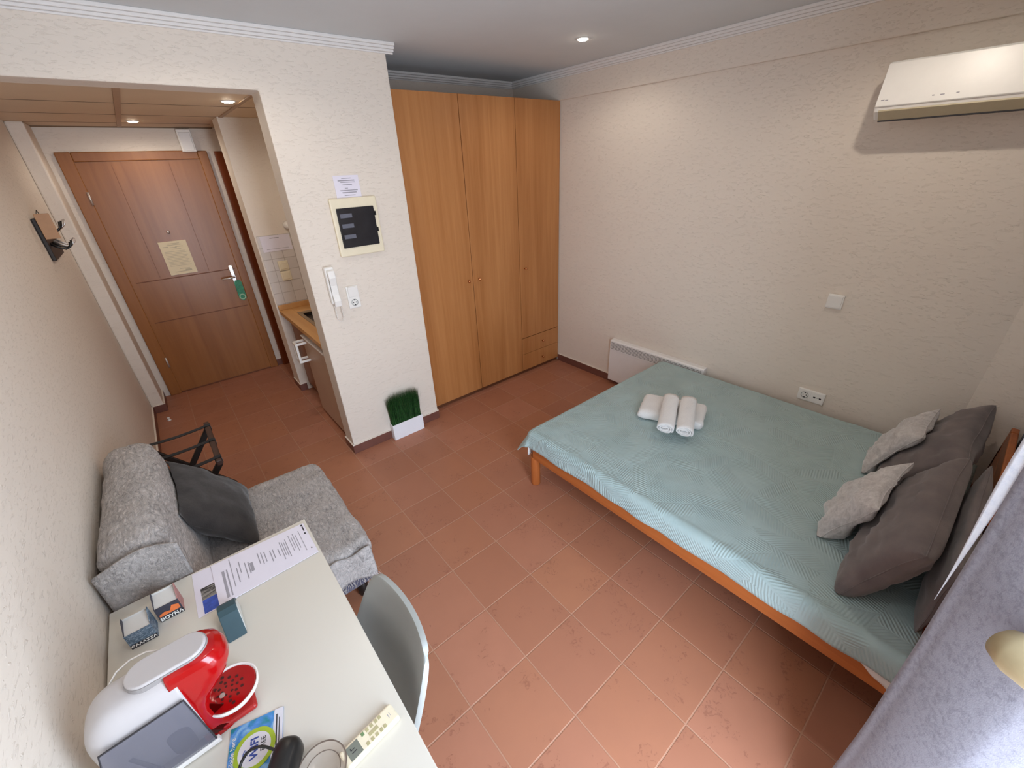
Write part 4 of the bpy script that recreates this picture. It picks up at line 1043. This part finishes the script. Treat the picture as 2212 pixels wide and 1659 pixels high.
# arc of the lever behind the body
MB().tube([(-1.075, -1.652, DZ + .235), (-1.06, -1.628, DZ + .238), (-1.035, -1.617, DZ + .240), (-1.005, -1.619, DZ + .240), (-.985, -1.632, DZ + .240)], .0022, 6).build('lever', M['white'], cm, smooth=True)

# wifi card
wc = thing('wifi_card', 'square blue card reading WIFI FREE on the desk', 'card', (-.878, -1.835, DZ))
q = [(-.925, -1.762), (-.952, -1.845), (-.853, -1.930), (-.808, -1.816)]
A, Bv, D_ = Vector((-.925, -1.762, 0)), Vector((-.952, -1.862, 0)), Vector((-.810, -1.814, 0))
ey_ = (A - Bv).normalized(); ex_ = (D_ - A); ex_ = (ex_ - ey_ * ex_.dot(ey_)).normalized()
# print reads with its top toward the window side: text axis runs up the card
W_, H_ = .118, .125
c0 = A + ex_ * (W_ / 2) - ey_ * (H_ / 2); zc_ = DZ
def cp(u, v, z): p = c0 + ex_ * u + ey_ * v; return (p.x, p.y, z)
mb = MB(); mb.prism([cp(-W_ / 2, -H_ / 2, 0)[:2], cp(W_ / 2, -H_ / 2, 0)[:2], cp(W_ / 2, H_ / 2, 0)[:2], cp(-W_ / 2, H_ / 2, 0)[:2]], 'z', DZ + .0004, DZ + .003); mb.build('card_board', M['wifiblue'], wc)
MB().poly([cp(W_ * .28, -H_ / 2, DZ + .0034), cp(W_ / 2, -H_ / 2, DZ + .0034), cp(W_ / 2, H_ / 2, DZ + .0034), cp(W_ * .33, H_ / 2, DZ + .0034)]).build('pale_margin', M['greyblue'], wc)
lines('print', [(-.055, .05, -.045, .003), (-.05, .04, -.051, .002)], M['inkdark'], wc, cp(0, 0, DZ + .0034), ey_, -ex_, .0003)
cc = cp(-.002, -.008, DZ)
MB().lathe([(.036, .0036), (.046, .0036), (.046, .0044), (.036, .0044)], cc, 40, ring=True).build('lime_ring', M['lime'], wc)
MB().lathe([(.001, .0036), (.036, .0036), (.036, .0042), (.001, .0042)], cc, 40).build('silver_disc', M['greyblue'], wc)
tx, ty = ey_, -ex_       # text direction runs up the card
text('lettering', 'WIFI', .024, M['inkblue'], wc, cp(-.002, -.006, DZ + .0046), tx, ty, .0002, bold=.0006)
text('lettering', 'FREE', .0155, M['inkdark'], wc, cp(.017, -.004, DZ + .0046), tx, ty, .0002)
text('lettering', 'available here', .0145, M['lettering'], wc, cp(-.050, -.002, DZ + .0046), tx, ty, .0002)
wv = MB()
for r_ in (.006, .010, .014):
    wv.tube([cp(-.012 - r_ * math.cos(a * .13), -.012 + r_ * math.sin(a * .13), DZ + .0046) for a in range(-6, 7)], .0010, 5)
wv.build('wave_mark', M['inkblue'], wc)

# air conditioner remote
rm = thing('remote_control', 'ivory air conditioner remote with a grey display on the desk', 'remote control', (-.665, -2.005, DZ))
a_, b_ = Vector((-.728, -2.018, 0)), Vector((-.600, -2.000, 0))
ux = (b_ - a_).normalized(); uy = Vector((-ux.y, ux.x, 0)); c0r = (a_ + b_) / 2
R4 = Matrix((ux, uy, Vector((0, 0, 1)))).transposed().to_4x4(); R4.translation = Vector((c0r.x, c0r.y, DZ + .0005))
MB().box((-.070, -.0235, 0), (.070, .0235, .018), mat=R4).build('remote_body', M['ivory'], rm, bevel=.006, seg=3)
MB().box((-.056, -.0165, .018), (-.026, .0165, .0188), mat=R4).build('display', M['lcd'], rm)
MB().box((-.048, -.004, .0188), (-.036, -.002, .0191), mat=R4).box((-.048, .003, .0188), (-.046, .009, .0191), mat=R4).box((-.048, .003, .0188), (-.038, .0045, .0191), mat=R4).build('display_mark', M['inkdark'], rm)
bt_ = MB()
for i, x in enumerate((-.012, .000, .012, .024, .034)):
    for j, y in enumerate((-.0135, .0135)):
        if not (i == 0 and j == 1): bt_.box((x - .0036, y - .0045, .018), (x + .0036, y + .0045, .0192), mat=R4)
bt_.box((-.002, -.0045, .018), (.022, .0045, .0192), mat=R4); bt_.build('buttons', M['button'], rm, bevel=.001)
MB().box((-.0156, .009, .018), (-.0084, .018, .0192), mat=R4).build('green_button', M['buttongreen'], rm, bevel=.001)
MB().box((.050, -.006, .018), (.0515, .004, .0183), mat=R4).box((.055, -.004, .018), (.056, .006, .0183), mat=R4).build('logo_mark', M['ink'], rm)

# black corded appliance and a glass dish at the frame's lower edge
ap = thing('black_appliance', 'black rounded appliance with a looped cord on the desk edge of the photo', 'appliance', (-.86, -1.96, DZ))
MB().rbox((-.845, -1.955, DZ + .034), (.062, .13, .066), .026, 12, mat=Matrix.Rotation(math.radians(-35), 3, 'Z')).build('appliance_body', M['blackplastic'], ap, smooth=True)
lp = [(-.83, -1.93, DZ + .045), (-.862, -1.885, DZ + .050), (-.892, -1.868, DZ + .045), (-.915, -1.878, DZ + .035), (-.93, -1.91, DZ + .025), (-.945, -1.895, DZ + .025), (-.965, -1.865, DZ + .022), (-.99, -1.86, DZ + .016), (-1.02, -1.89, DZ + .008), (-1.04, -1.95, DZ + .006)]
def spl(p, k=6):
    p = [Vector(q) for q in p]; out = []
    for i in range(len(p) - 1):
        p0, p1, p2, p3 = p[max(i - 1, 0)], p[i], p[i + 1], p[min(i + 2, len(p) - 1)]
        for j in range(k):
            q = j / k; out.append(.5 * ((2 * p1) + (p2 - p0) * q + (2 * p0 - 5 * p1 + 4 * p2 - p3) * q * q + (3 * p1 - p0 - 3 * p2 + p3) * q ** 3))
    return out + [p[-1]]
MB().tube(spl(lp), .0032, 8).build('cord', M['blackplastic'], ap, smooth=True)
gd = thing('glass_dish', 'round clear glass dish beside the black appliance', 'dish', (-.79, -2.02, DZ))
MB().lathe([(.028, .0006), (.030, .0006), (.052, .018), (.055, .020), (.052, .021), (.029, .004), (.001, .004)], (-.775, -2.0, DZ), 40).build('dish_bowl', M['glass'], gd, smooth=True)
MB().lathe([(.0525, .0195), (.0552, .0195), (.0552, .0215), (.0525, .0215)], (-.775, -2.0, DZ), 40, ring=True).lathe([(.038, .0105), (.0395, .0105), (.0395, .0118), (.038, .0118)], (-.775, -2.0, DZ), 40, ring=True).build('dish_rim', M['glassrim'], gd)

# ------------------------------------------------------------------ lights
def downlight(label, x, y, z, power, group=None, spread=160, sharp=.022, col=(1.0, .90, .78)):
    o = thing('downlight', label, 'ceiling light', (x, y, z), 'recessed downlights')
    MB().lathe([(.030, 0), (.043, 0), (.043, -.004), (.034, -.005), (.030, -.003)], (x, y, z), 32, ring=True).build('ring', M['lampring'], o, smooth=True)
    MB().lathe([(.001, -.011), (.024, -.010), (.033, -.005), (.033, -.001), (.001, -.001)], (x, y, z), 32).build('lamp_face', M['lamp'], o)
    L = bpy.data.lights.new('downlight_beam', 'SPOT'); L.energy = power; L.color = col; L.spot_size = math.radians(spread); L.spot_blend = .5; L.shadow_soft_size = sharp
    lo = bpy.data.objects.new('downlight_beam', L); C.objects.link(lo); lo.location = (x, y, z - .018); lo.parent = o; lo.matrix_parent_inverse = Matrix.Translation((-x, -y, -z))
    return o
RW, HW = 12, 11
downlight('round downlight in the room ceiling near the wardrobe', 1.777, -.44, ZC, RW * .75)
downlight('round downlight in the room ceiling over the bed head', 1.62, -2.2, ZC, RW * 1.2)
downlight('round downlight in the room ceiling over the desk', -.30, -2.2, ZC, RW * .7)
downlight('round downlight in the room ceiling over the sofa', -.30, -.44, ZC, RW)
downlight('brighter downlight in the hall ceiling, nearer the room', -.035, .79, ZH, HW, spread=174)
downlight('smaller looking downlight in the hall ceiling, nearer the entrance door', -.478, 2.063, ZH, HW, spread=174)

wld = bpy.data.worlds.new('daylight'); bpy.context.scene.world = wld; wld.use_nodes = True
nt_ = wld.node_tree; bg = nt_.nodes['Background']
sky = nt_.nodes.new('ShaderNodeTexSky'); sky.sky_type = 'PREETHAM' if 'PREETHAM' in [i.identifier for i in sky.bl_rna.properties['sky_type'].enum_items] else sky.sky_type
sky.sun_direction = Vector((.25, .75, .75)).normalized(); sky.turbidity = 4
mx = nt_.nodes.new('ShaderNodeMix'); mx.data_type = 'RGBA'; mx.inputs[0].default_value = .75
nt_.links.new(sky.outputs[0], mx.inputs[6]); mx.inputs[7].default_value = (.74, .86, 1.0, 1)
nt_.links.new(mx.outputs[2], bg.inputs[0]); bg.inputs[1].default_value = 18.0
for a_, b_, c_, d_ in (W2,):
    P_ = bpy.data.lights.new('window_portal', 'AREA'); P_.shape = 'RECTANGLE'; P_.size = b_ - a_; P_.size_y = d_ - c_; P_.cycles.is_portal = True
    po = bpy.data.objects.new('window_portal', P_); C.objects.link(po); po.location = ((a_ + b_) / 2, YW - .19, (c_ + d_) / 2); po.rotation_euler = (math.radians(90), 0, 0)

# ------------------------------------------------------------------ camera (solved from the tile grid)
cam = bpy.data.cameras.new('camera'); co = bpy.data.objects.new('camera', cam); C.objects.link(co)
cam.sensor_fit = 'HORIZONTAL'; cam.sensor_width = 36.0; cam.lens = 898.99 / 2212 * 36; cam.clip_start = .02
a, b, c = -0.6767, 1.0859, -0.0473
R = Matrix.Rotation(a, 4, 'Z') @ Matrix.Rotation(b, 4, 'X') @ Matrix.Rotation(c, 4, 'Z')
R.translation = Vector((-2.2686, -8.804, 6.5201)) * .3
co.matrix_world = R
sc = bpy.context.scene; sc.camera = co
sc.view_settings.view_transform = 'Standard'; sc.view_settings.look = 'None'; sc.view_settings.gamma = 1.0; sc.view_settings.use_curve_mapping = False
sc.view_settings.exposure = 0.1
sc.cycles.max_bounces = 10; sc.cycles.diffuse_bounces = 6
